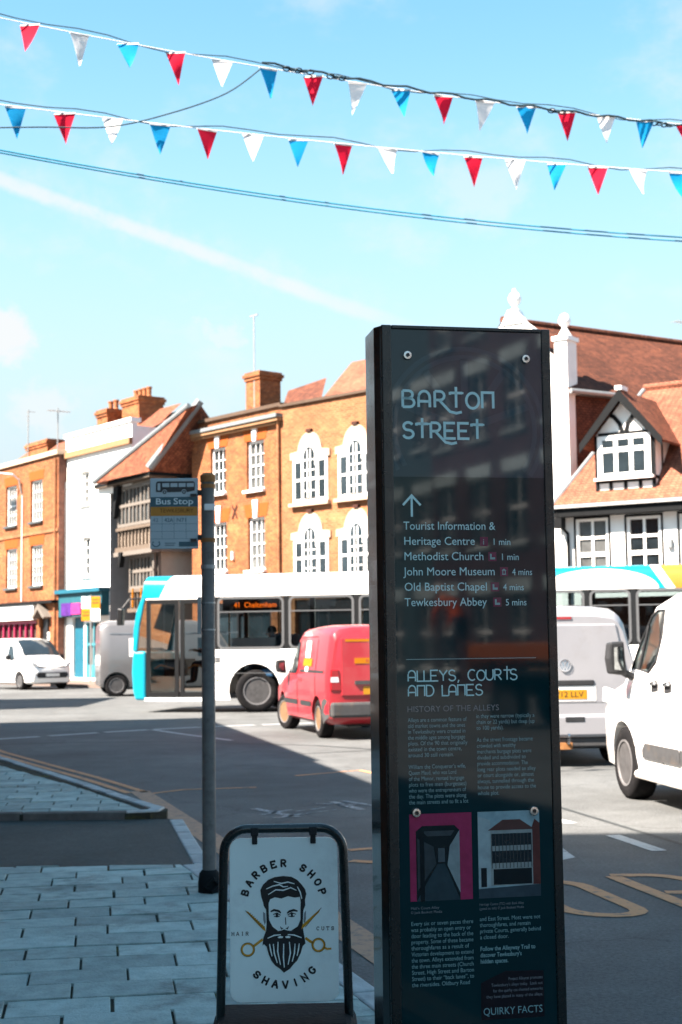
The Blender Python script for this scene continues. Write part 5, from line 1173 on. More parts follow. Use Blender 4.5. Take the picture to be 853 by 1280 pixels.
seated('person', 'bus driver in dark clothing behind the windscreen', tuple(mb_ @ Vector((1.35,1.75,1.0))), BA, NAVY)

# ------------------------------------------------------------------ bus stop pole with flag
bp = thing('bus_stop', 'grey bus stop pole carrying a Tewkesbury bus stop flag plate', 'bus stop', (-.80, 8.62, .09), radians(2))
MB().tube([(0,0,0),(0,0,2.45)], .040, 18).build('pole', POLE, bp, smooth=40)
MB().lathe([(.045,2.43),(.046,2.47),(.03,2.485),(.001,2.488)], 18, caps=False).build('pole_cap', RUST, bp, smooth=40)
MB().lathe([(.066,-.0),(.066,.07),(.058,.12),(.042,.14)], 16).build('pole_collar', RUBBER, bp, smooth=30)
MB().tube([(-.02,-.07,.05),(.03,-.075,.10),(.06,-.06,.06),(.02,-.075,.02)], .015, 6, closed=True).build('base_bracket', RUBBER, bp)
for z in (2.405, 2.08, 1.92): MB().lathe([(.0425,z-.012),(.0445,z-.012),(.0445,z+.012),(.0425,z+.012)], 18, caps=False).build('steel_band', RUST if z > 2 else METALG, bp)
MB().lathe([(.041,1.70),(.0425,1.70),(.0425,1.71),(.041,1.71)], 16, caps=False).build('steel_band', METALG, bp)
MB().lathe([(.041,1.54),(.0425,1.54),(.0425,1.55),(.041,1.55)], 16, caps=False).build('steel_band', METALG, bp)
MB().box(-.02,.045,-.055,-.041,2.255,2.295).build('sticker', LAMP_C, bp, bevel=.005)
MB().box(-.062,-.042,-.035,.07,1.52,1.74).build('timetable_case', METALG, bp)
x0, x1, z0, z1 = -.345, -.058, 2.03, 2.455
fl = MB().box(x0, x1, -.012, .008, z0, z1).build('flag_plate', mat('flag_plate_white', (.34,.43,.47), .35, .06, 4), bp, bevel=.004)
y = -.0135
TEALD = mat('flag_teal', (.012,.075,.105), .35, .05)
MB().rect(x0+.003,x1-.003,2.283,2.342,y).build('title_band', TEALD, fl); MB().rect(x0+.003,x1-.003,2.228,2.2825,y).build('town_band', mat('flag_amber', (.42,.17,.006), .4, .05), fl)
for t_, q, f_ in (('Bus', -.112, .088), ('Stop', -.005, .118)): MB().text(t_, (x0+x1)/2+q, 2.298, .052, y-.0006, fit=f_, bold=.0006).build('title_lettering', mat('flag_print', (.55,.66,.68), .4), fl)
MB().text('TEWKESBURY', (x0+x1)/2-.085, 2.248, .034, y-.0006, fit=.20).build('town_lettering', mat('flag_brown', (.10,.04,.005), .5), fl)
gm = MB()
for k in range(1, 4): xx = x0+(x1-x0)*k/4; gm.rect(xx-.0007,xx+.0007,2.09,2.225,y)
for zz in (2.18, 2.135, 2.09): gm.rect(x0+.004,x1-.004,zz-.0007,zz+.0007,y-.0003)
gm.build('route_grid', TEALD, fl)
for k, t_ in enumerate(('42', '42A', 'N71')): MB().text(t_, x0+.014+k*.0715, 2.192, .034, y-.0004, fit=(.035,.052,.055)[k]).build('route_number', mat('flag_faint', (.18,.24,.27), .5) if k == 0 else TEALD, fl)
bi = MB(); bx0, bz0 = x0+.035, 2.372
bi.flat([(bx0,bz0),(bx0+.035,bz0)] + arc(bx0+.052,bz0-.002,.016,.018,180,0,6) + [(bx0+.15,bz0)] + arc(bx0+.168,bz0-.002,.016,.018,180,0,6) + [(bx0+.21,bz0+.004),(bx0+.232,bz0+.008),(bx0+.234,bz0+.055),(bx0+.225,bz0+.064),(bx0+.01,bz0+.064),(bx0,bz0+.055)], y)
bio = bi.build('bus_pictogram', INK, fl)
wi = MB()
for k in range(4): wi.rect(bx0+.038+k*.049,bx0+.080+k*.049,bz0+.030,bz0+.053,y-.0005)
wi.rect(bx0+.010,bx0+.026,bz0+.010,bz0+.053,y-.0005); wi.build('pictogram_windows', MATS['flag_plate_white'], bio)
for xx in (.052,.168): MB().disc(bx0+xx,bz0-.001,.0115,y-.0004).build('pictogram_wheel', INK, bio)
for xx in (.052,.168): MB().disc(bx0+xx,bz0-.001,.005,y-.0009).build('pictogram_hub', MATS['flag_plate_white'], bio)
MB().ribbon(arc(x0+.036,2.068,.024,.024,190,350,10), .006, y).build('smile_mark', TEALD, fl); MB().disc(x0+.018,2.070,.005,y,10).disc(x0+.054,2.070,.005,y,10).build('smile_dots', TEALD, fl)
MB().rect(x0+.088,x0+.152,2.060,2.067,y).rect(x0+.088,x0+.145,2.048,2.055,y).build('small_print', MATS['flag_faint'], fl)
MB().rect(x0+.172,x1-.004,2.044,2.072,y).build('web_band', TEALD, fl)
for zz in (2.352, 2.082): 
    MB().box(x1-.045,x1-.008,y-.012,y-.001,zz-.008,zz+.008).build('flag_clip', INK, fl)
    MB().box(x1-.002,-.03,-.02,.02,zz+.0,zz+.03).build('flag_bracket', PLASTIC, bp)

# ------------------------------------------------------------------ barber's pavement board
bb = thing('pavement_sign', 'barber shop swing board in a black tube frame on the pavement', 'sign', (-.225, 5.35, PZ), radians(1.5))
hw = .222; top = .775; rr = .085
fp = [(-hw-.012,0,.04)] + [(-hw+.004,0,top-rr)] + [(-hw+.004+rr-rr*cos(a),0,top-rr+rr*sin(a)) for a in [pi/2*k/7 for k in range(1,8)]] + [(hw-.004-rr+rr*sin(a),0,top-rr+rr*cos(a)) for a in [pi/2*k/7 for k in range(8)]] + [(hw+.012,0,.04)]
MB().tube(fp, .0165, 12).build('frame', FRAMEB, bb, smooth=50)
pw, pz0, pz1, pr = .197, .158, .742, .038
pan = MB().prism(rrect(-pw, pw, pz0, pz1, pr), 'y', -.006, .006).build('sign_panel', BOARDW, bb, bevel=.002)
for x in (-.105, .108):
    h_ = MB().box(x-.010,x+.010,-.012,.012,pz1-.022,top-.012).box(x-.014,x+.014,-.019,.019,top-.024,top+.006)
    h_.build('hanger', PLASTIC, bb, bevel=.003)
base = MB().prism([(-.26,0),(.26,0),(.262,.07),(.24,.115),(-.24,.115),(-.262,.07)], 'y', -.17, .17).build('base', RUBBER, bb, bevel=.022)
MB().box(-.10,.10,-.20,-.171,.03,.07).build('base_handle', RUBBER, base, bevel=.01)
sc = .394/575; zc0 = (pz0+pz1)/2
E_ = lambda x, y_: ((x-433)*sc, zc0-(y_-563)*sc*.985)
yf = -.0068
def art(polys, name, mt, dy=0):
    m = MB()
    for p in polys: m.flat([E_(*q) for q in p], yf-dy)
    return m.build(name, mt, pan)
def lines(pls, wd, name, mt, dy=0):
    m = MB()
    for p in pls:
        n = len(p); m.ribbon([E_(*q) for q in p], [wd*sc*(.35+.65*sin(pi*(i+.4)/(n-.2))) for i in range(n)], yf-dy)
    return m.build(name, mt, pan)
hair = [(322,470),(312,438),(308,405),(322,378),(350,352),(385,338),(430,333),(475,338),(505,355),(528,380),(546,405),(552,430),(545,460),(546,490),(536,515),(520,520),(522,470),(518,445),(490,448),(455,440),(420,452),(385,445),(360,455),(352,475),(352,520),(338,510),(326,490)]
art([hair], 'hair_print', INK)
art([[(338,510),(352,520),(354,565),(372,600),(400,622),(335,640),(340,585)]], 'sideburn_print', INK)
art([[(536,515),(520,520),(520,565),(505,600),(470,622),(535,640),(532,585)]], 'sideburn_print', INK)
art([[(322,520),(334,530),(336,575),(330,590),(322,560)], [(549,518),(540,530),(536,575),(542,590),(549,560)]], 'ear_line_print', mat('ear_grey', (.25,.28,.29), .5))
art([[(335,625),(365,618),(400,628),(433,615),(470,628),(505,618),(535,625),(545,690),(530,705),(520,740),(500,780),(480,800),(462,822),(430,842),(410,822),(385,805),(365,780),(350,745),(340,705),(325,690),(318,700),(322,660)]], 'beard_print', INK, .0004)
art([[(433,618),(410,622),(375,625),(345,645),(320,695),(345,675),(375,665),(410,655),(433,640)], [(433,618),(458,622),(492,625),(520,645),(546,690),(522,672),(492,664),(458,655),(433,640)]], 'moustache_print', INK, .0008)
WL = BOARDW
lines([[(340,400),(375,385),(410,378),(430,390),(455,388)], [(350,430),(390,405),(430,408),(470,395),(500,410)], [(380,360),(420,372),(455,365),(490,375)], [(505,390),(520,420),(528,455)], [(345,660),(380,645),(415,642)], [(525,660),(485,645),(452,642)], [(375,690),(380,740),(395,790)], [(400,680),(398,730),(412,800)], [(430,690),(428,760),(432,815)], [(460,680),(465,740),(452,800)], [(490,690),(486,740),(474,785)], [(355,690),(360,720),(368,755)], [(512,690),(508,720),(500,755)]], 7, 'hair_highlight_print', WL, .0012)
art([[(398,655),(412,648),(428,652),(424,660),(405,661)], [(438,652),(455,648),(468,655),(460,661),(442,660)]], 'mouth_print', WL, .0016)
lines([[(362,520),(380,512),(405,518),(416,528)], [(505,520),(485,514),(462,520),(450,530)]], 12, 'brow_print', INK, .0004)
lines([[(375,536),(395,528),(414,540)], [(452,540),(472,528),(496,536)], [(380,545),(395,548),(410,545)], [(456,545),(475,548),(490,545)], [(440,552),(442,590)], [(413,600),(420,612),(428,608)], [(456,600),(450,612),(442,608)]], 6, 'face_line_print', INK, .0004)
art([[(388,532),(400,532),(402,545),(390,546)], [(468,532),(480,532),(480,546),(470,545)]], 'eye_print', INK, .0006)
art([[(228,515),(243,518),(330,600),(336,625),(318,612)], [(630,505),(618,528),(545,600),(524,615),(530,592)]], 'scissor_blade_print', GOLD, .0002)
m = MB(); m.ribbon([E_(320,665), E_(292,685), E_(272,700)], .009, yf-.0002); m.ribbon([E_(240+32*cos(2*pi*k/18), 718+32*sin(2*pi*k/18)) for k in range(18)], .007, yf-.0002, closed=True); m.build('scissor_handle_print', GOLD, pan); m = MB()
m.ribbon([E_(545,662), E_(570,680), E_(590,692)], .009, yf-.0002); m.ribbon([E_(614+31*cos(2*pi*k/18), 700+32*sin(2*pi*k/18)) for k in range(18)], .007, yf-.0002, closed=True); m.ribbon([E_(640,712), E_(660,722), E_(682,720)], .007, yf-.0002)
m.build('scissor_handle_print', GOLD, pan)
m = MB(); m.ribbon([E_(229,513), E_(318,606)], .0018, yf-.001); m.ribbon([E_(631,504), E_(545,605)], .0018, yf-.001)
for k in range(9): m.ribbon([E_(250+k*9,532+k*9), E_(258+k*9,524+k*9)], .0016, yf-.001)
m.ribbon([E_(240+37*cos(2*pi*k/18), 718+37*sin(2*pi*k/18)) for k in range(18)], .0016, yf-.001, closed=True); m.ribbon([E_(614+36*cos(2*pi*k/18), 700+37*sin(2*pi*k/18)) for k in range(18)], .0016, yf-.001, closed=True)
m.build('scissor_outline_print', INK, pan)
# slab-serif stroke alphabet, unit box 1 x 1
SL = {'B': [[(.12,0),(.12,1)],[(.0,1),(.55,1)]+arc(.55,.76,.28,.24,90,-90,6)+[(.12,.52)],[(.0,0),(.6,0)]+arc(.6,.26,.30,.26,-90,90,6)+[(.12,.52)]],
 'A': [[(.08,0),(.46,1),(.54,1),(.92,0)],[(.25,.36),(.75,.36)],[(-.06,0),(.24,0)],[(.74,0),(1.06,0)]], 'R': [[(.12,0),(.12,1)],[(0,1),(.58,1)]+arc(.58,.75,.28,.25,90,-90,6)+[(.12,.5)],[(.45,.5),(.88,0),(1.02,0)],[(0,0),(.3,0)]],
 'E': [[(.12,0),(.12,1)],[(0,1),(.86,1),(.86,.78)],[(0,0),(.9,0),(.9,.24)],[(.12,.52),(.6,.52)],[(.6,.40),(.6,.64)]], 'S': [arc(.5,.74,.36,.26,10,265,9)+arc(.5,.25,.38,.25,80,-170,9),[(.86,.66),(.86,1.0)],[(.12,0),(.12,.34)]],
 'H': [[(.14,0),(.14,1)],[(.86,0),(.86,1)],[(.14,.5),(.86,.5)],[(0,1),(.28,1)],[(0,0),(.28,0)],[(.72,1),(1,1)],[(.72,0),(1,0)]], 'O': [arc(.5,.5,.44,.5,0,360,20)], 'P': [[(.14,0),(.14,1)],[(0,1),(.58,1)]+arc(.58,.73,.30,.27,90,-90,6)+[(.14,.46)],[(0,0),(.32,0)]],
 'V': [[(.08,1),(.46,0),(.54,0),(.92,1)],[(-.05,1),(.24,1)],[(.76,1),(1.05,1)]], 'I': [[(.5,0),(.5,1)],[(.3,0),(.7,0)],[(.3,1),(.7,1)]], 'N': [[(.14,0),(.14,1),(.86,0),(.86,1)],[(0,1),(.2,1)],[(0,0),(.28,0)],[(.72,1),(1,1)]],
 'G': [arc(.5,.5,.42,.5,40,330,16)+[(.88,.42)],[(.6,.42),(1,.42)],[(.86,.7),(.86,.98)]], 'C': [arc(.5,.5,.42,.5,40,320,16),[(.84,.7),(.84,1)]], 'U': [[(.14,1),(.14,.3)]+arc(.5,.3,.36,.3,180,360,8)+[(.86,1)],[(0,1),(.28,1)],[(.72,1),(1,1)]], 'T': [[(.5,0),(.5,1)],[(.05,.78),(.05,1),(.95,1),(.95,.78)],[(.3,0),(.7,0)]]}
def stroke_char(m, ch, cx, cz, h, w_, rot, wd, y_, font):
    cr, sr = cos(rot), sin(rot)
    for pl in font[ch]:
        m.ribbon([(cx+((p[0]-.5)*w_)*cr-((p[1]-.5)*h)*sr, cz+((p[0]-.5)*w_)*sr+((p[1]-.5)*h)*cr) for p in pl], wd, y_)
def arc_text(txt, cx, cy, r, a0, a1, h, w_, wd, name, below=False):
    m = MB(); X, Z = E_(cx, cy); n = len(txt)
    for i, ch in enumerate(txt):
        if ch == ' ': m.build(name, INK, pan); m = MB(); continue
        a = radians(a0+(a1-a0)*i/(n-1)); x = X+r*sc*cos(a); z = Z+r*sc*sin(a)
        stroke_char(m, ch, x, z, h*sc, w_*sc*(.6 if ch == 'I' else 1), a-pi/2 if not below else a+pi/2, wd*sc, yf-.0002, SL)
    m.build(name, INK, pan)
arc_text('BARBER SHOP', 432, 482, 214, 163, 17, 33, 29, 10, 'arched_lettering')
arc_text('SHAVING', 425, 701, 201, 227, 320, 33, 32, 10, 'arched_lettering', True)
m = MB()
for i, ch in enumerate('HAIR'): stroke_char(m, ch, *E_(162+i*25, 634), 17*sc, 15*sc, 0, 3.4*sc, yf-.0002, SL)
for i, ch in enumerate('CUTS'): stroke_char(m, ch, *E_(612+i*26, 613), 17*sc, 15*sc, 0, 3.4*sc, yf-.0002, SL)
m.build('small_lettering', INK, pan)

# ------------------------------------------------------------------ dark glass street-name totem
th = radians(10.9); TH0 = .0
tt = thing('street_sign', 'tall dark glass BARTON STREET information totem with pale lettering', 'sign', (.12, 4.09, PZ), th)
HT = 2.36; TW = .508; dz = -PZ
MB().prism([(0,0),(TW,0),(TW,.15),(.012,.165),(-.012,.16),(-.014,.03)], 'z', -.02, HT).build('body', TOTEM_SIDE, tt, bevel=.004)
MB().box(0,.030,-.012,-.0005,-.02,HT).build('edge_frame', FRAMEB, tt, bevel=.003); MB().box(TW-.028,TW,-.012,-.0005,-.02,HT).build('edge_frame', FRAMEB, tt, bevel=.003)
MB().box(.030,TW-.028,-.012,-.0005,HT-.012,HT).build('top_frame', FRAMEB, tt, bevel=.003)
pu0, pu1 = .030, TW-.028
y = -.0085
gp = MB().box(pu0,pu1,y,-.0006,0,HT-.012).build('glass_panel', PANEL_D, tt)
MB().rect(pu0,pu1,1.92,HT-.0125,y-.0004).build('tinted_upper_panel', PANEL_U, gp)
wm = MB(); wcx, wcz = .245, 2.06
for r_ in (.21,.235): wm.ribbon([(wcx+r_*cos(radians(a)), wcz+r_*sin(radians(a))) for a in range(-35,216,6)], .014, y-.0007)
for a in (20,55,90,125,160): wm.ribbon([(wcx+.03*cos(radians(a)), wcz+.03*sin(radians(a))), (wcx+.205*cos(radians(a)), wcz+.205*sin(radians(a)))], .022, y-.0007)
wm.v = [v for v in wm.v]; wm.v = [(min(max(v[0],pu0+.002),pu1-.002), v[1], min(max(v[2],1.922),HT-.014)) for v in wm.v]
wm.build('wheel_motif', PRINT_W, gp)
T_ = y-.0011
UN = {'B': [[(.06,1),(.06,0)],[(.06,1),(.5,1)]+arc(.5,.77,.27,.23,90,-90,6)+[(.06,.54)],[(.06,0),(.56,0)]+arc(.56,.27,.32,.27,-90,90,6)+[(.06,.54)]],
 'A': [[(.05,0),(.05,.62)]+arc(.45,.60,.40,.40,180,0,8)+[(.85,0)],[(.05,.36),(.85,.36)]], 'R': [[(.06,0),(.06,1)],[(.06,1),(.45,1)]+arc(.45,.73,.3,.27,90,-90,6)+[(.06,.46)],[(.38,.46),(.85,.02),(1.15,-.25),(1.6,-.34),(2.0,-.26)]],
 'r': [[(.06,0),(.06,1)],[(.06,1),(.45,1)]+arc(.45,.73,.3,.27,90,-90,6)+[(.06,.46)],[(.38,.46),(.8,.0)]],
 'T': [[(.45,0),(.45,1.3)],[(.02,.92),(.9,.92)],[(.02,.80),(.02,.98)],[(.9,.86),(.9,.98)]], 't': [[(.45,0),(.45,1.3)],[(.05,.92),(.85,.92)]], 'O': [arc(.5,.46,.46,.48,0,360,20)], 'N': [[(.05,0),(.05,.98),(.85,.98),(.85,0)]],
 'S': [arc(.44,.75,.34,.25,25,265,9)+arc(.44,.25,.38,.26,85,-165,9)], 'E': [[(.85,1),(.06,1),(.06,0),(.88,0)],[(.06,.5),(.7,.5)]], 'L': [[(.06,1),(.06,0),(.75,0)]], 'Y': [[(.02,1),(.45,.5),(.45,0)],[(.45,.5),(.88,1)]], 'C': [arc(.5,.5,.46,.5,48,312,16)], 'U': [[(.06,1),(.06,.36)]+arc(.46,.38,.40,.38,180,360,8)+[(.86,1)]], 'D': [[(.06,0),(.06,1),(.36,1)]+arc(.36,.5,.5,.5,90,-90,10)+[(.06,0)]], ',': [[(.2,.06),(.08,-.2)]]}
def uncial(txt, x, z, h, adv, wd, name, par, mt):
    m = MB()
    for i, ch in enumerate(txt):
        if ch == ' ': x += adv*.75; m.build(name, mt, par); m = MB(); continue
        for pl in UN[ch]: m.ribbon([(x+p[0]*h*.88, z+p[1]*h) for p in pl], wd, T_)
        x += adv*(.75 if ch in 'tL' else .45 if ch == ',' else 1)
    m.build(name, mt, par)
uncial('BARTON', .058, 2.222+dz, .047, .0475, .0078, 'heading_lettering', gp, PRINT_L)
uncial('STREET', .058, 2.132+dz, .045, .0410, .0078, 'heading_lettering', gp, PRINT_L)
MB().ribbon([(.082,1.905+dz),(.082,1.965+dz)], .0065, T_).ribbon([(.056,1.938+dz),(.082,1.966+dz),(.108,1.938+dz)], .0065, T_-.0002).build('direction_arrow', PRINT_L, gp)
for i, (a, fw, ix, b, fb) in enumerate((('Tourist Information &',.272,0,'',0), ('Heritage Centre',.208,.282,'1 min',.050), ('Methodist Church',.233,.306,'1 min',.050), ('John Moore Museum',.270,.340,'4 mins',.060), ('Old Baptist Chapel',.242,.312,'4 mins',.062), ('Tewkesbury Abbey',.242,.318,'5 mins',.062))):
    z = 1.868-.0436*i+dz; dg_ = MB().text(a, .056, z, .0335, T_, fit=fw).build('direction_lettering', PRINT_L, gp)
    if ix:
        ic = MB().rect(ix, ix+.024, z-.003, z+.023, T_).build('direction_icon', MAG_I, gp)
        if 'Heritage' in a: MB().text('i', ix+.008, z+.001, .024, T_-.0003).build('icon_mark', PRINT_M, ic)
        elif 'Museum' in a: MB().rect(ix+.006,ix+.018,z+.001,z+.004,T_-.0003).rect(ix+.007,ix+.0095,z+.004,z+.013,T_-.0003).rect(ix+.0145,ix+.017,z+.004,z+.013,T_-.0003).flat([(ix+.005,z+.013),(ix+.019,z+.013),(ix+.012,z+.019)],T_-.0003).build('icon_mark', PRINT_M, ic)
        else: MB().rect(ix+.005,ix+.010,z+.002,z+.018,T_-.0003).rect(ix+.010,ix+.020,z+.002,z+.008,T_-.0003).build('icon_mark', PRINT_M, ic)
        MB().text(b, ix+.036, z, .027, T_, fit=fb).build('time_lettering', PRINT_L, gp)
MB().rect(.058,.442,1.4985+dz,1.5005+dz,T_).build('divider_line', PRINT_M, gp)
uncial('ALLEYS, COUrtS', .062, 1.438+dz, .030, .0262, .0038, 'subheading_lettering', gp, PRINT_L)
uncial('AND LANES', .062, 1.396+dz, .030, .0262, .0038, 'subheading_lettering', gp, PRINT_L)
MB().text('HISTORY OF THE ALLEYS', .058, 1.352+dz, .0235, T_, fit=.268).build('section_heading', PRINT_G, gp)
def para(ls, x, z, step, size, mt, fits, bold=0):
    m = MB()
    for i, t_ in enumerate(ls):
        if t_: m.text(t_, x, z-step*i, size, T_, fit=fits[i] if isinstance(fits, list) else min(fits, fits*len(t_)/30), bold=bold)
    return m.build('body_lettering', mt, gp)
para(['Alleys are a common feature of','old market towns and the ones','in Tewkesbury were created in','the middle ages among burgage','plots. Of the 90 that originally','existed in the town centre,','around 30 still remain.','','William the Conqueror’s wife,','Queen Maud, who was Lord','of the Manor, rented burgage','plots to free men (burgesses)','who were the entrepreneurs of','the day. The plots were along','the main streets and to fit a lot'], .060, 1.324+dz, .01635, .0165, PRINT_M, .172)
para(['in they were narrow (typically a','chain or 22 yards) but deep (up','to 100 yards).','','As the street frontage became','crowded with wealthy','merchants burgage plots were','divided and subdivided to','provide accommodation. The','long rear plots needed an alley','or court alongside or, almost','always, tunnelled through the','house to provide access to the','whole plot.'], .260, 1.331+dz, .01665, .0165, PRINT_M, .172)
para(['Every six or seven paces there','was probably an open entry or','door leading to the back of the','property. Some of these became','thoroughfares as a result of','Victorian development to extend','the town. Alleys extended from','the three main streets (Church','Street, High Street and Barton','Street) to their “back lanes”, to','the riversides. Oldbury Road'], .060, .762+dz, .0166, .0165, PRINT_M, .178)
para(['and East Street. Most were not','thoroughfares, and remain','private Courts, generally behind','a closed door.'], .258, .766+dz, .0166, .0165, PRINT_M, .178)
para(['Follow the Alleyway Trail to','discover Tewkesbury’s','hidden spaces.'], .258, .684+dz, .0172, .0168, PRINT_M, .172, .0003)
para(['Mall’s Court Alley','© Jack Boskett Media'], .060, .806+dz, .0115, .0105, PRINT_G, .135)
para(['Heritage Centre (TIC) with Bank Alley','(gated on left) © Jack Boskett Media'], .258, .808+dz, .0115, .0105, PRINT_G, .13)
qb = MB().flat([(.258,.495+dz),(.442,.495+dz),(.442,.622+dz),(.33,.626+dz),(.258,.596+dz)], y-.0006).build('facts_box', mat('box_plum', (.010,.008,.012), .08, .05), gp)
m = MB()
for i, t_ in enumerate(('Project Alleycat promotes','Tewkesbury’s alleys today.  Look out','for the quirky cat-themed artworks','they have placed in many of the alleys.')): m.text(t_, .438, .600-.0155*i+dz, .0125, T_, align='RIGHT', fit=(.10,.15,.145,.165)[i]) if False else m.text(t_, .438-(.10,.15,.145,.165)[i], .600-.0155*i+dz, .0125, T_, fit=(.10,.15,.145,.165)[i])
m.build('facts_lettering', PRINT_G, qb); MB().text('QUIRKY FACTS', .263, .508+dz, .0285, T_, fit=.172).build('facts_heading', PRINT_M, qb)
# the two printed photographs
def ph(par, name, col, pts, dy): return MB().flat(pts, y-.0006-dy).build(name, mat('print_'+name, col, .06, .25, 25, ior=1.6), par)
Q = lambda a, b: (.060+a*.180, .828+b*.240+dz)
p1_ = ph(gp, 'alley_photograph', (.30,.025,.085), [Q(0,0),Q(1,0),Q(1,1),Q(0,1)], 0)
ph(p1_, 'alley_dark', (.006,.012,.014), [Q(.10,0),Q(.80,0),Q(.80,.80),Q(.72,.86),Q(.2,.86),Q(.1,.8)], .0003)
ph(p1_, 'alley_floor', (.025,.045,.055), [Q(.10,0),Q(.80,0),Q(.56,.42),Q(.44,.42)], .0006)
ph(p1_, 'alley_wall', (.22,.27,.28), [Q(.80,.08),Q(.80,.80),Q(.64,.62),Q(.60,.40)], .0006)
ph(p1_, 'alley_wall_left', (.035,.045,.05), [Q(.12,.12),Q(.12,.72),Q(.38,.62),Q(.42,.42)], .0006)
ph(p1_, 'alley_end', (.07,.09,.10), [Q(.45,.44),Q(.56,.44),Q(.56,.60),Q(.45,.60)], .0009)
ph(p1_, 'alley_beam', (.045,.055,.06), [Q(.2,.80),Q(.72,.80),Q(.66,.74),Q(.28,.74)], .0009)
ph(p1_, 'alley_post', (.005,.008,.01), [Q(.16,0),Q(.23,0),Q(.23,.8),Q(.16,.8)], .0012)
Q = lambda a, b: (.258+a*.182, .828+b*.240+dz)
p2_ = ph(gp, 'house_photograph', (.24,.36,.40), [Q(0,0),Q(1,0),Q(1,1),Q(0,1)], 0)
ph(p2_, 'house_road', (.035,.055,.07), [Q(0,0),Q(1,0),Q(1,.14),Q(0,.11)], .0003)
ph(p2_, 'house_white', (.30,.38,.40), [Q(0,.12),Q(.2,.13),Q(.2,.90),Q(0,.95)], .0003)
ph(p2_, 'house_brick', (.10,.03,.025), [Q(.86,.14),Q(1,.14),Q(1,.85),Q(.92,.90),Q(.86,.78)], .0003)
ph(p2_, 'house_front', (.24,.28,.28), [Q(.2,.14),Q(.88,.14),Q(.88,.78),Q(.2,.78)], .0006)
ph(p2_, 'house_roof', (.09,.04,.035), [Q(.16,.78),Q(.92,.78),Q(.68,.90),Q(.4,.90)], .0009)
for a, b in ((.60,.74),(.40,.54)): ph(p2_, 'house_window', (.012,.02,.025), [Q(.22,a),Q(.86,a),Q(.86,b),Q(.22,b)], .0009)
ph(p2_, 'house_shop', (.006,.010,.012), [Q(.24,.15),Q(.86,.15),Q(.86,.33),Q(.24,.33)], .0009); ph(p2_, 'house_door', (.008,.012,.015), [Q(.04,.13),Q(.13,.13),Q(.13,.35),Q(.04,.35)], .0009)
m = MB()
for k in range(12):
    xx = .22+.64*k/11
    for a, b in ((.40,.54),(.60,.74),(.54,.60),(.34,.40)): m.flat([Q(xx-.006,a),Q(xx+.006,a),Q(xx+.006,b),Q(xx-.006,b)], y-.0018)
m.build('house_studs', mat('print_studs', (.05,.05,.05), .08), p2_)
for (u_, z_) in ((.076,2.372),(.432,2.37),(.080,1.072),(.424,1.066)):
    s_ = MB().lathe([(.0135,-.0),(.0135,-.005),(.0115,-.0075),(.006,-.0078),(.0055,-.004)], 18, 'y', (u_, y, z_+dz)).build('screw', STEEL, tt, smooth=40)
    MB().disc(u_, z_+dz, .0052, y-.0079, 6).build('screw_socket', INK, s_)

# ------------------------------------------------------------------ bunting and wires
def curve_pts(P0, P1, sag, n, t0=-.25, t1=1.25):
    P0, P1 = Vector(P0), Vector(P1); return [P0+(P1-P0)*t+Vector((0,0,-sag*4*t*(1-t))) for t in [t0+(t1-t0)*k/n for k in range(n+1)]]
def bunting(label, P0, P1, sag, first, spacing, cols, n0, n1):
    P0, P1 = Vector(P0), Vector(P1); t = thing('bunting', label, 'bunting', tuple(P0), 0, 'rows of pennants over the street')
    pos = lambda s: (P1-P0)*s+Vector((0,0,-sag*4*s*(1-s)))
    L_ = (P1-P0).length
    MB().tube([pos(-.3+1.6*k/60) for k in range(61)], .005, 5).build('cord', CORDW, t)
    MB().tube([pos(-.3+1.6*k/40)+Vector((0,.02,.035+.05*sin(k*1.1)*sin(k*.37))) for k in range(41)], .006, 5).build('support_wire', WIRE, t)
    d_ = (P1-P0).normalized(); yaw = atan2(d_.y, d_.x)
    for i in range(n0, n1):
        s = (first+i*spacing)/L_; p = pos(s); m = MB(); w2, h_ = .106+random.uniform(-.006,.006), .31+random.uniform(-.012,.012)
        curl = random.uniform(-.12,.12); tw = random.uniform(-.035,.035); fl_ = random.uniform(.004,.016); ph_ = random.uniform(0,6); R4 = 5
        for r in range(R4+1):
            f = r/R4; hwid = w2*(1-f)+.002
            for q in (-1,0,1): m.v.append((q*hwid+tw*f, curl*f*f+fl_*sin(q*1.6+ph_+f*2.5)*(.4+f), -h_*f))
        for r in range(R4):
            for q in range(2): a = r*3+q; m.f.append((a,a+1,a+4,a+3))
        o = m.build('flag', (FLAG_R,FLAG_W,FLAG_B)[cols[i % 3]], t, smooth=80)
        o.location = p+Vector((0,0,-.008)); o.rotation_euler = (random.uniform(-.12,.12), random.uniform(-.05,.05), yaw+random.uniform(-.35,.35))
        MB().box(-w2*1.02,w2*1.02,-.004,.004,-.010,.006).build('tape_fold', CORDW, o)
    return t
bunting('upper row of red, white and blue pennants tied to a black wire', (-3.38,14,7.86), (4.03,16.3,7.51), .10, .30, .4985, (0,1,2), -3, 19)
bunting('lower row of red, white and blue pennants on a clean cord', (-3.37,14,6.96), (3.89,15.8,6.77), .055, .155, .4845, (2,0,1), -3, 20)
wt = thing('overhead_wire', 'black wire wrapped and knotted along the upper bunting', 'wire', (-.72,14.82,7.60), 0)
o0 = Vector((-.72,14.82,7.60)); pA = Vector((-.78,14.8,7.68)); pB = Vector((4.4,16.42,7.49))
wp = [pA+(pB-pA)*(k/40)+Vector((0,-.03,-.10*sin(pi*k/40)*.55+.018*sin(k*1.7))) for k in range(41)]
MB().tube([p-o0 for p in wp], .012, 6).build('cable', WIRE, wt)
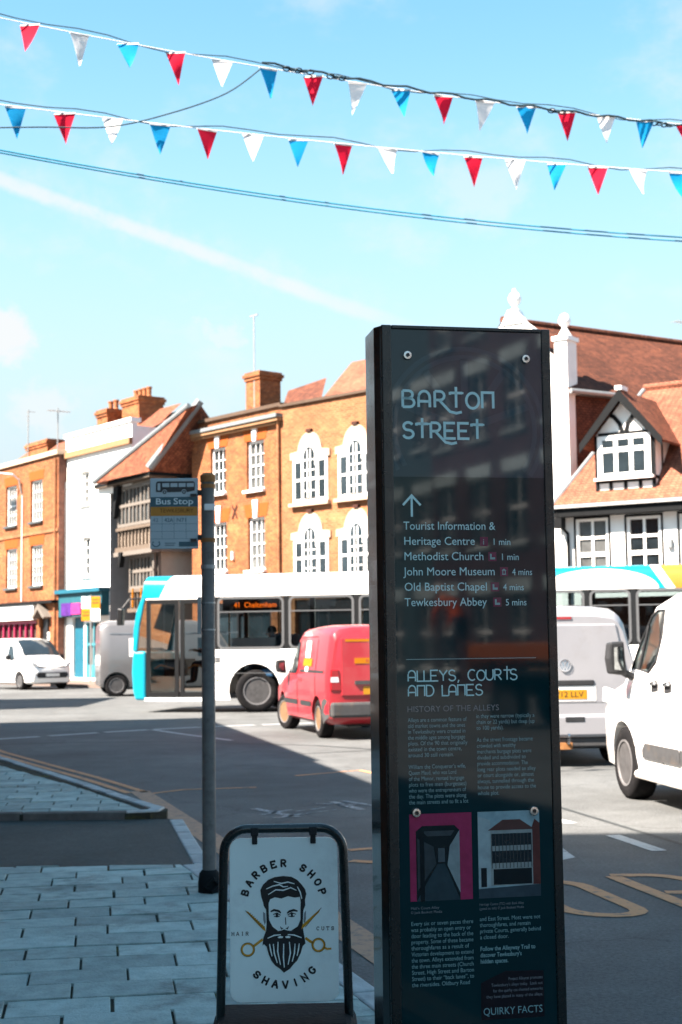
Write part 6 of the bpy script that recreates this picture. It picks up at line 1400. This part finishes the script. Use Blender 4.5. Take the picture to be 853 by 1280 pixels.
for c0, n_ in ((.05,5),(.14,3),(.62,3),(.86,4)):
    m = MB()
    for k in range(n_):
        p = pA+(pB-pA)*(c0+.012*k)+Vector((0,-.03,-.02-.05*sin(pi*c0))); m.tube([p-o0+Vector((.04*cos(a),.018*sin(a),.020*sin(a)*(1 if k % 2 else -1))) for a in [2*pi*q/8 for q in range(8)]], .008, 5, closed=True)
    m.build('knot', WIRE, wt)
sl = thing('slack_wire', 'thin slack wire looping up to the knot in the upper bunting', 'wire', (-3.4,14.1,6.75), 0)
P_ = [(-3.9,14.0,6.72),(-3.0,14.05,6.74),(-2.3,14.2,6.79),(-1.7,14.35,6.98),(-1.15,14.6,7.28),(-.8,14.8,7.62)]
fine = []
for i in range(len(P_)-1):
    p0, p1, p2, p3 = [Vector(P_[max(0,min(len(P_)-1,i+q))]) for q in (-1,0,1,2)]
    for k in range(6): t = k/6; fine.append(.5*((2*p1)+(p2-p0)*t+(2*p0-5*p1+4*p2-p3)*t*t+(3*p1-p0-3*p2+p3)*t**3))
fine.append(Vector(P_[-1])); MB().tube([p-Vector((-3.4,14.1,6.75)) for p in fine], .008, 5).build('cable', WIRE, sl)
for k, (dz0, nm) in enumerate(((0,'upper of the twin blue cables below the bunting'), (-.045,'lower of the twin blue cables below the bunting'))):
    P0 = Vector((-3.36,14,6.49+dz0*.6)); P1 = Vector((3.91,16,6.08+dz0)); cw_ = thing('overhead_cable', nm, 'cable', tuple(P0), 0, 'twin cables over the street')
    MB().tube([p-P0 for p in curve_pts(P0,P1,.12,40,-.5,1.5)], .009, 5).build('cable', mat('blue_cable', (.03,.20,.30), .6), cw_)

# ------------------------------------------------------------------ street works behind us, mirrored in the sign
tr = thing('tipper_trailer', 'orange tipper trailer loaded with a sand heap across the street', 'trailer', (11.95,-14.2,0), radians(64))
MB().box(-1.9,2.4,-.9,.9,.92,1.02).build('deck', PLASTIC, tr)
for y_ in (-.93,.90): MB().box(-1.95,2.45,y_,y_+.03,1.22,1.50).build('side_board', ORANGEP, tr, bevel=.01)
for x_ in (-1.95,2.42): MB().box(x_,x_+.03,-.9,.9,1.0,1.5).build('end_board', ORANGEP, tr, bevel=.01)
MB().box(-1.8,2.3,-.4,.4,.55,.92).build('chassis', PLASTIC, tr)
for x_ in (-1.2,1.6):
    for s_ in (-1,1): wheel(tr, x_, s_*.72, .38, .22, s_)
hp = MB(); n = 14
for i in range(n+1):
    for j in range(n+1):
        u_, v_ = i/n*2-1, j/n*2-1; hz = max(0, 1-max(abs(u_),abs(v_))**1.5)*1.25*(.8+.5*mnoise.noise(Vector((u_*2,v_*2,3))))
        hp.v.append((.7+u_*1.6, v_*.86, 1.03+hz))
for i in range(n):
    for j in range(n): a = i*(n+1)+j; hp.f.append((a,a+1,a+n+2,a+n+1))
stuff(hp.build('sand_heap', SAND, tr, smooth=180))
J = dict(pelvis=(0,0,.93), chest=(-.28,0,1.26), neck=(-.42,0,1.38), head=(-.52,0,1.44), crown=(-.60,0,1.47), shl=(-.32,.19,1.30), ell=(-.46,.26,1.03), wrl=(-.56,.20,.80), hal=(-.58,.18,.72), shr=(-.32,-.19,1.30), elr=(-.46,-.26,1.03), wrr=(-.56,-.20,.80), har=(-.58,-.18,.72),
         hil=(.02,.10,.88), knl=(-.08,.14,.48), anl=(.02,.15,.08), tol=(-.16,.16,.035), hir=(.02,-.10,.88), knr=(-.06,-.14,.48), anr=(.06,-.15,.08), tor=(-.12,-.16,.035))
wk = person('person', 'road worker in orange jacket bending over the trailer load', (10.75,-16.75,1.02), radians(70), J, BON, RAD, [SKIN, HIVIS, NAVY, DOORB], clothes(1, 2))
head_parts(wk, (-.54,0,1.46), (-.8,0,-.6), hat=WPAINT); fingers(wk, J['wrl'], J['hal']); fingers(wk, J['wrr'], J['har'])
